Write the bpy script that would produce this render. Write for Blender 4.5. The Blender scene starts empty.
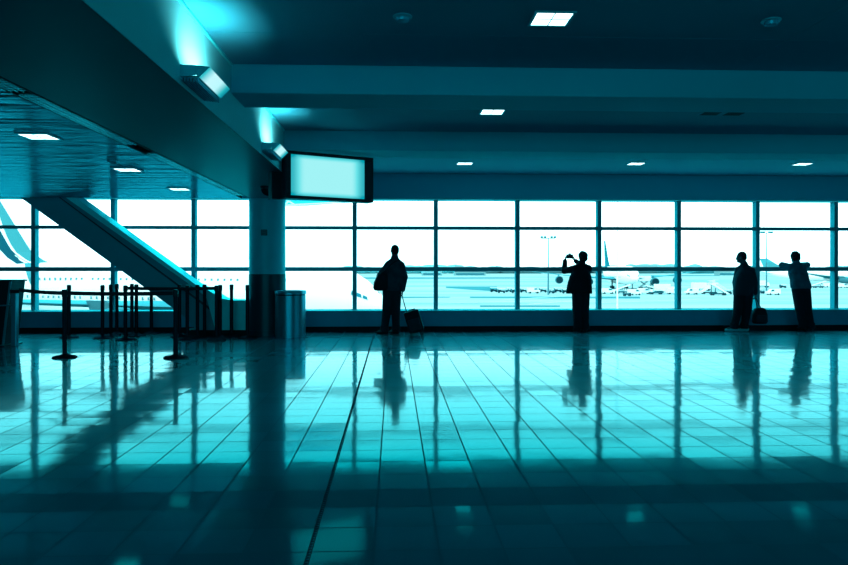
import bpy, bmesh, math, random
from mathutils import Vector, Matrix, Quaternion
random.seed(7)
PI = math.pi
scene = bpy.context.scene
COL = scene.collection
F, HC, YAW, HOR = 705.0, 1.33, math.atan(30.5/705), 268.0
SN, CS = math.sin(YAW), math.cos(YAW)

# ------------------------------------------------------------------ pixel -> room coordinates
def ray(px):
    d = (px-424)/F
    return SN+d*CS, CS-d*SN
def at_z(px, py, zc):
    a, b = ray(px)
    return Vector((a*zc, b*zc, HC-(py-HOR)/F*zc))
def at_y(px, py, Y):
    a, b = ray(px)
    return at_z(px, py, Y/b)
def on_h(px, py, H=0.0):
    return at_z(px, py, F*(HC-H)/(py-HOR))

# ------------------------------------------------------------------ materials
def mat(name, col, rough=0.6, metal=0.0, spec=0.3, noise=0.0, nscale=4.0, bump=0.0, bscale=40.0, stretch=(1,1,1), tint=(0.01, 0.86, 1.0)):
    """matt body under a tinted glossy coat; metal = share of plain metallic reflection"""
    if col[0] < 0.03: col = (col[0], col[1], col[2]*1.04)
    m = bpy.data.materials.new(name); m.use_nodes = True
    nt = m.node_tree; nt.nodes.clear(); N = nt.nodes.new; L = nt.links.new
    o = N('ShaderNodeOutputMaterial')
    df = N('ShaderNodeBsdfDiffuse'); df.inputs[0].default_value = (*col, 1); df.name = 'D'
    gl = N('ShaderNodeBsdfGlossy'); gl.inputs['Roughness'].default_value = rough; gl.name = 'G'
    if metal: gl.inputs[0].default_value = (*[min(1, c*1.7) for c in col], 1)
    else: gl.inputs[0].default_value = (*tint, 1)
    fr = N('ShaderNodeFresnel'); fr.inputs[0].default_value = 1.45
    mf = N('ShaderNodeMath'); mf.operation = 'MULTIPLY_ADD'; L(fr.outputs[0], mf.inputs[0])
    mf.inputs[1].default_value = min(1, spec*2)*(1-metal)*(1-0.75*rough); mf.inputs[2].default_value = metal
    mx = N('ShaderNodeMixShader'); L(mf.outputs[0], mx.inputs[0]); L(df.outputs[0], mx.inputs[1]); L(gl.outputs[0], mx.inputs[2]); L(mx.outputs[0], o.inputs[0])
    tc = N('ShaderNodeTexCoord'); mp = N('ShaderNodeMapping')
    mp.inputs['Scale'].default_value = stretch
    L(tc.outputs['Object'], mp.inputs['Vector'])
    if noise:
        n = N('ShaderNodeTexNoise'); n.inputs['Scale'].default_value = nscale
        n.inputs['Detail'].default_value = 4
        L(mp.outputs[0], n.inputs['Vector'])
        mr = N('ShaderNodeMapRange')
        mr.inputs['From Min'].default_value = 0.3; mr.inputs['From Max'].default_value = 0.7
        mr.inputs['To Min'].default_value = 1-noise; mr.inputs['To Max'].default_value = 1+noise
        L(n.outputs['Fac'], mr.inputs['Value'])
        mm = N('ShaderNodeMix'); mm.data_type = 'RGBA'; mm.blend_type = 'MULTIPLY'
        mm.inputs['Factor'].default_value = 1; mm.clamp_result = False
        mm.inputs[6].default_value = (*col, 1)
        L(mr.outputs[0], mm.inputs[7]); L(mm.outputs[2], df.inputs[0])
    if bump:
        n = N('ShaderNodeTexNoise'); n.inputs['Scale'].default_value = bscale
        L(mp.outputs[0], n.inputs['Vector'])
        bp = N('ShaderNodeBump'); bp.inputs['Strength'].default_value = bump
        bp.inputs['Distance'].default_value = 0.02
        L(n.outputs['Fac'], bp.inputs['Height'])
        L(bp.outputs[0], df.inputs['Normal']); L(bp.outputs[0], gl.inputs['Normal'])
    return m

def emit(name, col, strength):
    m = bpy.data.materials.new(name); m.use_nodes = True
    nt = m.node_tree; nt.nodes.clear()
    o = nt.nodes.new('ShaderNodeOutputMaterial'); e = nt.nodes.new('ShaderNodeEmission')
    e.inputs['Color'].default_value = (*col, 1); e.inputs['Strength'].default_value = strength
    nt.links.new(e.outputs[0], o.inputs[0])
    return m

M = {}
M['ceiling'] = mat('ceiling_paint', (0.02, 0.29, 0.40), 0.55, spec=0.25, noise=0.06, nscale=0.8)
M['beam'] = mat('beam_paint', (0.005, 0.44, 0.56), 0.5, spec=0.25, noise=0.05, nscale=0.7)
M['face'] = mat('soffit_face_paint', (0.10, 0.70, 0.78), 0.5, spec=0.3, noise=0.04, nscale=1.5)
M['header'] = mat('header_paint', (0.005, 0.50, 0.66), 0.5, spec=0.2)
M['wall'] = mat('wall_paint', (0.004, 0.06, 0.09), 0.7)
M['parapet'] = mat('parapet_panel', (0.003, 0.30, 0.44), 0.45, spec=0.3, noise=0.05)
M['kick'] = mat('kick_black', (0.001, 0.008, 0.014), 0.6)
M['alu'] = mat('window_aluminium', (0.005, 0.25, 0.31), 0.42, metal=0.12, spec=0.25)
M['alu_dark'] = mat('window_aluminium_side', (0.01, 0.3, 0.4), 0.4, metal=0.3)
M['column'] = mat('column_paint', (0.008, 0.44, 0.56), 0.35, spec=0.5, noise=0.05)
M['column_dark'] = mat('column_dark_cladding', (0.001, 0.035, 0.055), 0.3, spec=0.4)
M['black'] = mat('black_plastic', (0.001, 0.012, 0.02), 0.4, spec=0.4)
M['blackmetal'] = mat('black_steel', (0.001, 0.015, 0.024), 0.28, metal=0.2, spec=0.5)
M['belt'] = mat('belt_web', (0.001, 0.02, 0.03), 0.7)
M['steel'] = mat('brushed_steel', (0.01, 0.22, 0.29), 0.30, metal=0.5, spec=0.5, noise=0.12, nscale=3, stretch=(30, 30, 0.5))
M['housing'] = mat('lamp_housing', (0.01, 0.42, 0.5), 0.4, metal=0.2, spec=0.5)
M['slot'] = mat('slot_diffuser', (0.03, 0.5, 0.58), 0.2, metal=0.8, spec=0.5)
M['slotdark'] = mat('slot_channel', (0.001, 0.02, 0.03), 0.5)
M['esc'] = mat('escalator_cladding', (0.003, 0.27, 0.36), 0.4, spec=0.4, noise=0.05)
M['esc_light'] = mat('escalator_pale_cladding', (0.03, 0.78, 0.88), 0.35, spec=0.5, noise=0.06)
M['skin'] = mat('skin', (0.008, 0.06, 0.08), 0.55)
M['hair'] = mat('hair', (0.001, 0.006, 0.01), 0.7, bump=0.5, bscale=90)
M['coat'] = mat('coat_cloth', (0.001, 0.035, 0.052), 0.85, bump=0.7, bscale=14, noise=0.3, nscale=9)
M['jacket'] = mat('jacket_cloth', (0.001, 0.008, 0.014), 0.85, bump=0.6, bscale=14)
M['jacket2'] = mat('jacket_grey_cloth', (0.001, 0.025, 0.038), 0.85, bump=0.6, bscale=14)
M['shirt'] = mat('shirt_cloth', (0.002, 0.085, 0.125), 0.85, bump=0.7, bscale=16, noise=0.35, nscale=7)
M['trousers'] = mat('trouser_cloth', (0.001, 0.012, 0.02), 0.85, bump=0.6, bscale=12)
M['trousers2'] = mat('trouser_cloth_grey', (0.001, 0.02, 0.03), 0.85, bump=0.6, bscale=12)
M['shoe'] = mat('dark_shoe', (0.001, 0.01, 0.016), 0.45)
M['paleshoe'] = mat('pale_shoe', (0.05, 0.6, 0.7), 0.5)
M['bag'] = mat('bag_nylon', (0.001, 0.01, 0.017), 0.7, bump=0.5, bscale=20)
M['white'] = mat('aircraft_white', (0.85, 0.92, 0.92), 0.4, spec=.1, noise=0.02, tint=(.9,1,1))
M['offwhite'] = mat('vehicle_white', (0.75, 0.9, 0.9), 0.5)
M['teal'] = mat('livery_teal', (0.045, 0.22, 0.25), 0.4)
M['tealdark'] = mat('livery_dark', (0.005, 0.055, 0.08), 0.4)
M['midteal'] = mat('machinery_teal', (0.02, 0.08, 0.10), 0.6)
M['darkgse'] = mat('machinery_dark', (0.004, 0.02, 0.03), 0.6)
M['planewin'] = mat('aircraft_window', (0.10, 0.24, 0.27), 0.3)
M['cockpit'] = mat('cockpit_glass', (0.01, 0.13, 0.17), 0.15)
M['wing'] = mat('wing_grey', (0.035, 0.13, 0.155), 0.5)
M['grey'] = mat('mast_grey', (0.05, 0.16, 0.19), 0.5)
M['apronstrip'] = mat('apron_dark_strip', (0.03, 0.17, 0.20), 0.8, spec=0.0, noise=0.3, nscale=0.06, stretch=(0.2, 1, 1))
M['strip'] = mat('joint_strip', (0.002, 0.05, 0.07), 0.5, metal=0.2)
M['shed'] = mat('shed_wall', (0.16, 0.30, 0.31), 0.8)
M['tree'] = mat('tree_foliage', (0.11, 0.26, 0.28), 0.9, spec=0.0)
M['lamp'] = emit('lamp_diffuser', (0.62, 0.97, 1.0), 3.2)
M['lens'] = None

# fixture lens : brightest near the lamp, a real glowing diffuser
def lens_mat():
    m = bpy.data.materials.new('lens_glow'); m.use_nodes = True
    nt = m.node_tree; nt.nodes.clear()
    o = nt.nodes.new('ShaderNodeOutputMaterial'); e = nt.nodes.new('ShaderNodeEmission')
    tc = nt.nodes.new('ShaderNodeTexCoord'); sp = nt.nodes.new('ShaderNodeSeparateXYZ')
    cr = nt.nodes.new('ShaderNodeValToRGB')
    nt.links.new(tc.outputs['Object'], sp.inputs[0])
    mr = nt.nodes.new('ShaderNodeMapRange'); mr.inputs['From Min'].default_value = 0; mr.inputs['From Max'].default_value = 0.62
    nt.links.new(sp.outputs['Y'], mr.inputs['Value']); nt.links.new(mr.outputs[0], cr.inputs[0])
    els = cr.color_ramp.elements
    els[0].position = 0.0; els[0].color = (0.03, 0.55, 0.62, 1)
    els[1].position = 1.0; els[1].color = (0.0, 0.22, 0.3, 1)
    a = els.new(0.25); a.color = (0.55, 0.95, 1, 1)
    a = els.new(0.6); a.color = (0.5, 0.95, 1, 1)
    a = els.new(0.85); a.color = (0.02, 0.5, 0.55, 1)
    nt.links.new(cr.outputs[0], e.inputs[0]); e.inputs[1].default_value = 1.0
    nt.links.new(e.outputs[0], o.inputs[0])
    return m
M['lens'] = lens_mat()

def screen_mat():
    m = bpy.data.materials.new('screen_glow'); m.use_nodes = True
    nt = m.node_tree; nt.nodes.clear(); N = nt.nodes.new; L = nt.links.new
    o = N('ShaderNodeOutputMaterial'); e = N('ShaderNodeEmission')
    tc = N('ShaderNodeTexCoord'); sp = N('ShaderNodeSeparateXYZ'); L(tc.outputs['Object'], sp.inputs[0])
    def edge(sock, half, soft):
        ab = N('ShaderNodeMath'); ab.operation = 'ABSOLUTE'; L(sock, ab.inputs[0])
        mr = N('ShaderNodeMapRange'); mr.interpolation_type = 'SMOOTHSTEP'
        mr.inputs['From Min'].default_value = half-soft; mr.inputs['From Max'].default_value = half
        mr.inputs['To Min'].default_value = 0; mr.inputs['To Max'].default_value = 1
        L(ab.outputs[0], mr.inputs['Value']); return mr.outputs[0]
    ex = edge(sp.outputs['X'], 0.56, 0.22); ez = edge(sp.outputs['Z'], 0.31, 0.10)
    p1 = N('ShaderNodeMath'); p1.operation = 'POWER'; L(ex, p1.inputs[0]); p1.inputs[1].default_value = 1.3
    ad = N('ShaderNodeMath'); ad.operation = 'MAXIMUM'; L(p1.outputs[0], ad.inputs[0]); L(ez, ad.inputs[1])
    ad2 = N('ShaderNodeMath'); ad2.operation = 'ADD'; L(ex, ad2.inputs[0]); L(ez, ad2.inputs[1])
    av = N('ShaderNodeMath'); av.operation = 'MULTIPLY_ADD'; L(ad2.outputs[0], av.inputs[0]); av.inputs[1].default_value = 0.35
    h = N('ShaderNodeMath'); h.operation = 'MULTIPLY'; L(ad.outputs[0], h.inputs[0]); h.inputs[1].default_value = 0.5
    L(h.outputs[0], av.inputs[2])
    cr = N('ShaderNodeValToRGB'); L(av.outputs[0], cr.inputs[0])
    cr.color_ramp.elements[0].color = (0.36, 0.90, 0.92, 1)
    cr.color_ramp.elements[1].color = (0.0, 0.36, 0.44, 1); cr.color_ramp.elements[1].position = 1.0
    k = cr.color_ramp.elements.new(0.35); k.color = (0.14, 0.78, 0.82, 1)
    L(cr.outputs[0], e.inputs[0]); e.inputs[1].default_value = 1.0
    L(e.outputs[0], o.inputs[0])
    return m
M['screen'] = screen_mat()

def glass_mat():
    m = bpy.data.materials.new('window_glass'); m.use_nodes = True
    nt = m.node_tree; nt.nodes.clear()
    o = nt.nodes.new('ShaderNodeOutputMaterial'); t = nt.nodes.new('ShaderNodeBsdfTransparent')
    t.inputs[0].default_value = (0.96, 0.985, 0.985, 1)
    g = nt.nodes.new('ShaderNodeBsdfGlossy'); g.inputs['Roughness'].default_value = 0.02
    g.inputs['Color'].default_value = (0.4, 0.95, 1, 1)
    mx = nt.nodes.new('ShaderNodeMixShader'); mx.inputs[0].default_value = 0.05
    nt.links.new(t.outputs[0], mx.inputs[1]); nt.links.new(g.outputs[0], mx.inputs[2]); nt.links.new(mx.outputs[0], o.inputs[0])
    return m
M['glass'] = glass_mat()

TILE = 0.2299*HC
jx = on_h(384.5, 400).x % TILE
jy = on_h(424, 474.1).y % TILE
def floor_mat():
    m = bpy.data.materials.new('polished_floor_tiles'); m.use_nodes = True
    nt = m.node_tree; nt.nodes.clear(); N = nt.nodes.new; L = nt.links.new
    o = N('ShaderNodeOutputMaterial')
    tc = N('ShaderNodeTexCoord')
    mp = N('ShaderNodeMapping'); mp.vector_type = 'POINT'
    mp.inputs['Location'].default_value = (-jx/TILE, -jy/TILE, 0); mp.inputs['Scale'].default_value = (1/TILE, 1/TILE, 1)
    L(tc.outputs['Object'], mp.inputs['Vector'])
    sp = N('ShaderNodeSeparateXYZ'); L(mp.outputs[0], sp.inputs[0])
    def op(k, a, b=None, c=None):
        n = N('ShaderNodeMath'); n.operation = k
        for i, v in enumerate((a, b, c)):
            if v is None: continue
            if isinstance(v, (int, float)): n.inputs[i].default_value = v
            else: L(v, n.inputs[i])
        return n.outputs[0]
    fx = op('FLOOR', sp.outputs['X']); fy = op('FLOOR', sp.outputs['Y'])
    def joint(v, w):     # distance to the nearest tile edge
        fr = op('FRACT', v); inv = op('SUBTRACT', 1.0, fr); d = op('MINIMUM', fr, inv)
        return op('LESS_THAN', d, w)
    g = op('MAXIMUM', joint(sp.outputs['X'], 0.017), joint(sp.outputs['Y'], 0.017))
    cb = N('ShaderNodeCombineXYZ'); L(fx, cb.inputs[0]); L(fy, cb.inputs[1])
    wn = N('ShaderNodeTexWhiteNoise'); wn.noise_dimensions = '3D'; L(cb.outputs[0], wn.inputs['Vector'])
    # rows of tiles sit at slightly different slopes
    cr_ = N('ShaderNodeCombineXYZ'); L(fy, cr_.inputs[1]); cr_.inputs[0].default_value = 3.3
    wr = N('ShaderNodeTexWhiteNoise'); wr.noise_dimensions = '3D'; L(cr_.outputs[0], wr.inputs['Vector'])
    def vm(k, a, b):
        n = N('ShaderNodeVectorMath'); n.operation = k
        for i, v in enumerate((a, b)):
            if isinstance(v, tuple): n.inputs[i].default_value = v
            else: L(v, n.inputs[i])
        return n.outputs[0]
    t1 = vm('MULTIPLY', vm('SUBTRACT', wn.outputs['Color'], (0.5, 0.5, 0.5)), (0.007, 0.011, 0))
    t2 = vm('MULTIPLY', vm('SUBTRACT', wr.outputs['Color'], (0.5, 0.5, 0.5)), (0.0, 0.011, 0))
    nz = N('ShaderNodeTexNoise'); nz.inputs['Scale'].default_value = 5.0; nz.inputs['Detail'].default_value = 2
    L(tc.outputs['Object'], nz.inputs['Vector'])
    t3 = vm('MULTIPLY', vm('SUBTRACT', nz.outputs['Color'], (0.5, 0.5, 0.5)), (0.012, 0.010, 0))
    ge = N('ShaderNodeNewGeometry')
    nn = vm('ADD', vm('ADD', vm('ADD', t1, t2), t3), (0, 0, 1))
    nrm = N('ShaderNodeVectorMath'); nrm.operation = 'NORMALIZE'; L(nn, nrm.inputs[0])
    # colour
    nz2 = N('ShaderNodeTexNoise'); nz2.inputs['Scale'].default_value = 160; L(tc.outputs['Object'], nz2.inputs['Vector'])
    cv = op('MULTIPLY_ADD', wn.outputs['Value'], 0.35, 0.80)
    cv = op('MULTIPLY', cv, op('MULTIPLY_ADD', nz2.outputs['Fac'], 0.5, 0.75))
    bc = N('ShaderNodeMix'); bc.data_type = 'RGBA'; bc.blend_type = 'MULTIPLY'; bc.inputs['Factor'].default_value = 1; bc.clamp_result = False
    bc.inputs[6].default_value = (*FLOORCOL, 1); L(cv, bc.inputs[7])
    gc = N('ShaderNodeMix'); gc.data_type = 'RGBA'; L(g, gc.inputs['Factor']); L(bc.outputs[2], gc.inputs[6])
    gc.inputs[7].default_value = (0.003, 0.10, 0.15, 1)
    df = N('ShaderNodeBsdfDiffuse'); L(gc.outputs[2], df.inputs[0])
    gl = N('ShaderNodeBsdfGlossy'); gl.inputs['Roughness'].default_value = 0.075
    L(nrm.outputs[0], gl.inputs['Normal'])
    fr = N('ShaderNodeFresnel'); fr.inputs[0].default_value = 1.42
    # the glaze tints what it reflects, less so at grazing angles
    gt = N('ShaderNodeMix'); gt.data_type = 'RGBA'
    mr = N('ShaderNodeMapRange'); mr.inputs['From Min'].default_value = 0.23; mr.inputs['From Max'].default_value = 0.46
    L(fr.outputs[0], mr.inputs['Value']); L(mr.outputs[0], gt.inputs['Factor'])
    gt.inputs[6].default_value = (0.003, 0.86, 0.94, 1); gt.inputs[7].default_value = (0.50, 0.95, 1.0, 1)
    L(gt.outputs[2], gl.inputs['Color'])
    # one row of tiles across the hall reflects less
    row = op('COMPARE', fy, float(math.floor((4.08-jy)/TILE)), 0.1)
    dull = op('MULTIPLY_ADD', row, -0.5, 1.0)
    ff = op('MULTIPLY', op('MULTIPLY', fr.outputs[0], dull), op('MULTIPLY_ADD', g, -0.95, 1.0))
    gh = N('ShaderNodeBsdfGlossy'); gh.inputs['Roughness'].default_value = 0.30; gh.inputs['Color'].default_value = (0.002, 0.82, 1.0, 1)
    mg = N('ShaderNodeMixShader'); mg.inputs[0].default_value = 0.22; L(gl.outputs[0], mg.inputs[1]); L(gh.outputs[0], mg.inputs[2])
    ms = N('ShaderNodeMixShader'); L(ff, ms.inputs[0]); L(df.outputs[0], ms.inputs[1]); L(mg.outputs[0], ms.inputs[2])
    L(ms.outputs[0], o.inputs[0])
    return m
FLOORCOL = (0.003, 0.095, 0.155)
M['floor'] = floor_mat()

def soffit_mat():
    # satin metal planks running away from the viewer, slightly wavy across their length
    m = mat('soffit_planks', (0.005, 0.26, 0.34), 0.16, metal=0.22, spec=0.5)
    nt = m.node_tree; N = nt.nodes.new; L = nt.links.new; b = nt.nodes['G']
    tc = N('ShaderNodeTexCoord'); mp = N('ShaderNodeMapping'); mp.inputs['Scale'].default_value = (0.35, 3.2, 1)
    L(tc.outputs['Object'], mp.inputs[0])
    n = N('ShaderNodeTexNoise'); n.inputs['Scale'].default_value = 1.6; n.inputs['Detail'].default_value = 3; L(mp.outputs[0], n.inputs[0])
    sp = N('ShaderNodeSeparateXYZ'); L(tc.outputs['Object'], sp.inputs[0])
    fr = N('ShaderNodeMath'); fr.operation = 'PINGPONG'; L(sp.outputs['X'], fr.inputs[0]); fr.inputs[1].default_value = 0.15
    lt = N('ShaderNodeMath'); lt.operation = 'LESS_THAN'; L(fr.outputs[0], lt.inputs[0]); lt.inputs[1].default_value = 0.006
    ad = N('ShaderNodeMath'); ad.operation = 'MULTIPLY_ADD'; L(lt.outputs[0], ad.inputs[0]); ad.inputs[1].default_value = -0.06; L(n.outputs['Fac'], ad.inputs[2])
    bp = N('ShaderNodeBump'); bp.inputs['Distance'].default_value = 0.06; bp.inputs['Strength'].default_value = 0.8
    L(ad.outputs[0], bp.inputs['Height']); L(bp.outputs[0], b.inputs['Normal'])
    return m
M['soffit'] = soffit_mat()
M['soffit2'] = mat('soffit_smooth_panel', (0.003, 0.095, 0.13), 0.30, metal=0.0, spec=0.22, bump=0.3, bscale=1.2, stretch=(0.4, 1.6, 1))

def apron_mat():
    m = mat('apron_concrete', (0.2, 0.36, 0.40), 0.85, spec=0.0)
    nt = m.node_tree; N = nt.nodes.new; L = nt.links.new; b = nt.nodes['D']
    tc = N('ShaderNodeTexCoord'); mp = N('ShaderNodeMapping'); mp.inputs['Scale'].default_value = (0.004, 0.03, 1)
    L(tc.outputs['Object'], mp.inputs[0])
    n = N('ShaderNodeTexNoise'); n.inputs['Scale'].default_value = 1.0; n.inputs['Detail'].default_value = 7; n.inputs['Roughness'].default_value = 0.65
    L(mp.outputs[0], n.inputs[0])
    cr = N('ShaderNodeValToRGB'); L(n.outputs['Fac'], cr.inputs[0])
    cr.color_ramp.elements[0].position = 0.34; cr.color_ramp.elements[0].color = (0.11, 0.25, 0.27, 1)
    cr.color_ramp.elements[1].position = 0.62; cr.color_ramp.elements[1].color = (0.27, 0.40, 0.41, 1)
    L(cr.outputs[0], b.inputs[0])
    return m
M['apron'] = apron_mat()
M['paint'] = mat('apron_line_paint', (0.5, 0.75, 0.78), 0.7, spec=0.0)

# ------------------------------------------------------------------ mesh builder
class MB:
    def __init__(s): s.bm = bmesh.new()
    def box(s, a, b, rot=None, piv=None):
        x0, y0, z0 = a; x1, y1, z1 = b
        vs = [s.bm.verts.new(p) for p in ((x0,y0,z0),(x1,y0,z0),(x1,y1,z0),(x0,y1,z0),(x0,y0,z1),(x1,y0,z1),(x1,y1,z1),(x0,y1,z1))]
        for f in ((0,3,2,1),(4,5,6,7),(0,1,5,4),(1,2,6,5),(2,3,7,6),(3,0,4,7)):
            s.bm.faces.new([vs[i] for i in f])
        if rot is not None:
            bmesh.ops.rotate(s.bm, verts=vs, cent=piv or (0,0,0), matrix=rot)
        return vs
    def rings(s, rings, cap=True):
        prev = None; first = None
        for r in rings:
            cur = [s.bm.verts.new(p) for p in r]
            if prev:
                n = len(cur)
                for i in range(n): s.bm.faces.new((prev[i], prev[(i+1)%n], cur[(i+1)%n], cur[i]))
            else: first = cur
            prev = cur
        if cap:
            s.bm.faces.new(list(reversed(first))); s.bm.faces.new(prev)
    def tube(s, p0, p1, r0, r1=None, n=16):
        r1 = r0 if r1 is None else r1
        p0 = Vector(p0); p1 = Vector(p1); d = (p1-p0).normalized()
        u = d.orthogonal().normalized(); v = d.cross(u)
        s.rings([[p + (u*math.cos(2*PI*k/n)+v*math.sin(2*PI*k/n))*r for k in range(n)] for p, r in ((p0, r0), (p1, r1))])
    def lathe(s, prof, c=(0,0,0), n=32):
        c = Vector(c)
        s.rings([[c+Vector((r*math.cos(2*PI*k/n), r*math.sin(2*PI*k/n), z)) for k in range(n)] for r, z in prof])
    def capsule(s, p0, p1, r0, r1=None, n=14, m=5):
        r1 = r0 if r1 is None else r1
        p0 = Vector(p0); p1 = Vector(p1); d = p1-p0
        if d.length < 1e-5: d = Vector((0,0,1e-4)); p1 = p0+d
        d.normalize(); u = d.orthogonal().normalized(); v = d.cross(u)
        R = []
        for i in range(m):
            t = -PI/2 + (i+0.3)/m*PI/2
            R.append((p0+d*math.sin(t)*r0, r0*math.cos(t)))
        for i in range(m):
            t = (i+0.7)/m*PI/2*0.97
            R.append((p1+d*math.sin(t)*r1, r1*math.cos(t)))
        s.rings([[p + (u*math.cos(2*PI*k/n)+v*math.sin(2*PI*k/n))*r for k in range(n)] for p, r in R])
    def ell(s, c, r, rot=None, n=18, m=12):
        c = Vector(c); rr = []
        for i in range(m+1):
            t = -PI/2+PI*(i+0.15)/(m+0.3)
            rg = []
            for k in range(n):
                p = Vector((math.cos(t)*math.cos(2*PI*k/n)*r[0], math.cos(t)*math.sin(2*PI*k/n)*r[1], math.sin(t)*r[2]))
                if rot is not None: p = rot @ p
                rg.append(c+p)
            rr.append(rg)
        s.rings(rr)
    def loft(s, secs, n=24, pw=2.0):
        rr = []
        for cx, cy, z, rx, ry in secs:
            rg = []
            for k in range(n):
                a = 2*PI*k/n; ca, sa = math.cos(a), math.sin(a)
                rg.append((cx+rx*math.copysign(abs(ca)**(2/pw), ca), cy+ry*math.copysign(abs(sa)**(2/pw), sa), z))
            rr.append(rg)
        s.rings(rr)
    def prism(s, pts, off):    # polygon pts (3d) extruded by off
        off = Vector(off); pts = [Vector(p) for p in pts]
        a = [s.bm.verts.new(p) for p in pts]; b = [s.bm.verts.new(p+off) for p in pts]
        n = len(a)
        s.bm.faces.new(a); s.bm.faces.new(list(reversed(b)))
        for i in range(n): s.bm.faces.new((a[i], b[i], b[(i+1)%n], a[(i+1)%n]))
    def build(s, name, m, parent=None, smooth=False, bevel=0, loc=None, remesh=0, segs=2):
        bmesh.ops.recalc_face_normals(s.bm, faces=s.bm.faces)
        me = bpy.data.meshes.new(name); s.bm.to_mesh(me); s.bm.free()
        o = bpy.data.objects.new(name, me); COL.objects.link(o)
        me.materials.append(m)
        if remesh:
            r = o.modifiers.new('r', 'REMESH'); r.mode = 'VOXEL'; r.voxel_size = remesh; r.use_smooth_shade = True
            c = o.modifiers.new('s', 'SMOOTH'); c.iterations = 4; c.factor = 0.5
            dg = bpy.context.evaluated_depsgraph_get()
            me2 = bpy.data.meshes.new_from_object(o.evaluated_get(dg))
            o.modifiers.clear(); o.data = me2
            me2.materials.clear(); me2.materials.append(m); smooth = True
            me = me2; me.name = name
        if bevel:
            b = o.modifiers.new('bevel', 'BEVEL'); b.width = bevel; b.segments = segs; b.limit_method = 'ANGLE'
        if smooth:
            me.polygons.foreach_set('use_smooth', [True]*len(me.polygons))
            if not remesh:
                try: me.set_sharp_from_angle(angle=math.radians(40))
                except Exception: pass
        if parent: o.parent = parent
        if loc is not None: o.location = loc
        return o

def tag(o, label=None, cat=None, group=None, kind=None):
    if label: o['label'] = label
    if cat: o['category'] = cat
    if group: o['group'] = group
    if kind: o['kind'] = kind
    return o
def empty(name, loc=(0,0,0), rz=0, label=None, cat=None, group=None):
    o = bpy.data.objects.new(name, None); o.empty_display_size = 0.2
    COL.objects.link(o); o.location = loc; o.rotation_euler = (0,0,rz)
    return tag(o, label, cat, group)
def kids(o): return [c for c in bpy.data.objects if c.parent == o]
def dup(o, loc=None, rz=None, label=None, group=None, parent=None):
    c = o.copy(); COL.objects.link(c)
    if parent: c.parent = parent
    if loc is not None: c.location = loc
    if rz is not None: c.rotation_euler = (0,0,rz)
    if label: c['label'] = label
    if group: c['group'] = group
    for k in kids(o): dup(k, parent=c)
    return c
def struct(o): return tag(o, kind='structure')

# ------------------------------------------------------------------ room shell
XL, XR, YB = -11.0, 12.6, -5.0
YW = 14.78                     # face of the window parapet at floor level
H2, H1, HB = 3.30, 2.683, 3.018
XS = -1.57                     # face of the lowered soffit
SE = 13.8                      # soffit end
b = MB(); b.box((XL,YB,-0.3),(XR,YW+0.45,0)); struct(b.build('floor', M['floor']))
b = MB(); b.box((XS-0.1,YB,H2),(XR,YW+0.45,H2+0.2)); b.box((XL,SE,H2),(XS-0.1,YW+0.45,H2+0.2))
struct(b.build('ceiling', M['ceiling']))
b = MB(); b.box((XL-0.2,YB-0.2,-0.3),(XR+0.2,YB,H2+0.2)); struct(b.build('wall_back', M['wall']))
b = MB(); b.box((XL-0.2,YB,-0.3),(XL,YW+0.45,H2+0.2)); struct(b.build('wall_left', M['wall']))
b = MB(); b.box((XR,YB,-0.3),(XR+0.2,YW+0.45,H2+0.2)); struct(b.build('wall_right', M['wall']))

# lowered soffit on the left : plank part, slot, smooth part, lit face
XSL = -2.86
b = MB(); b.box((XL,YB,H1),(XSL-0.09,SE,H1+0.15)); struct(b.build('ceiling', M['soffit']))
b = MB(); b.box((XSL+0.09,YB,H1),(XS,SE,H1+0.15)); struct(b.build('ceiling', M['soffit2']))
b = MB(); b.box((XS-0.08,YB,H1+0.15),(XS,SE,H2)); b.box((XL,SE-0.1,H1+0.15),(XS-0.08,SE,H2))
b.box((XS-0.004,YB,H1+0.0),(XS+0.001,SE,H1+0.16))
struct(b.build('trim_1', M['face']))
b = MB(); b.box((XS,YB,H2-0.022),(XS+0.022,6.87,H2)); b.box((XS,7.53,H2-0.022),(XS+0.022,10.12,H2)); b.box((XS,10.78,H2-0.022),(XS+0.022,SE,H2))
struct(b.build('trim_2', M['esc_light']))
# beams
for i, (y0, y1) in enumerate(((6.87,7.50),(10.15,10.80))):
    b = MB(); b.box((XS,y0,HB),(XR,y1,H2)); struct(b.build('trim_%d' % (3+i), M['beam'], bevel=0.01))
# header over the windows
b = MB(); b.box((XL,YW-0.04,2.774),(XR,YW+0.45,H2)); struct(b.build('trim_5', M['header'], bevel=0.008))
b = MB(); b.box((XL,YW-0.05,2.765),(XR,YW+0.3,2.785)); struct(b.build('trim_6', M['face']))
# thin seams in the painted ceiling
b = MB()
for x in (-0.35, 0.9, 3.4, 5.9, 8.4):
    b.box((x,YB,H2-0.002),(x+0.004,6.87,H2+0.01))
for y in (5.95, 3.0): b.box((XS,y,H2-0.002),(XR,y+0.004,H2+0.01))
struct(b.build('trim_7', M['esc']))

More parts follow.
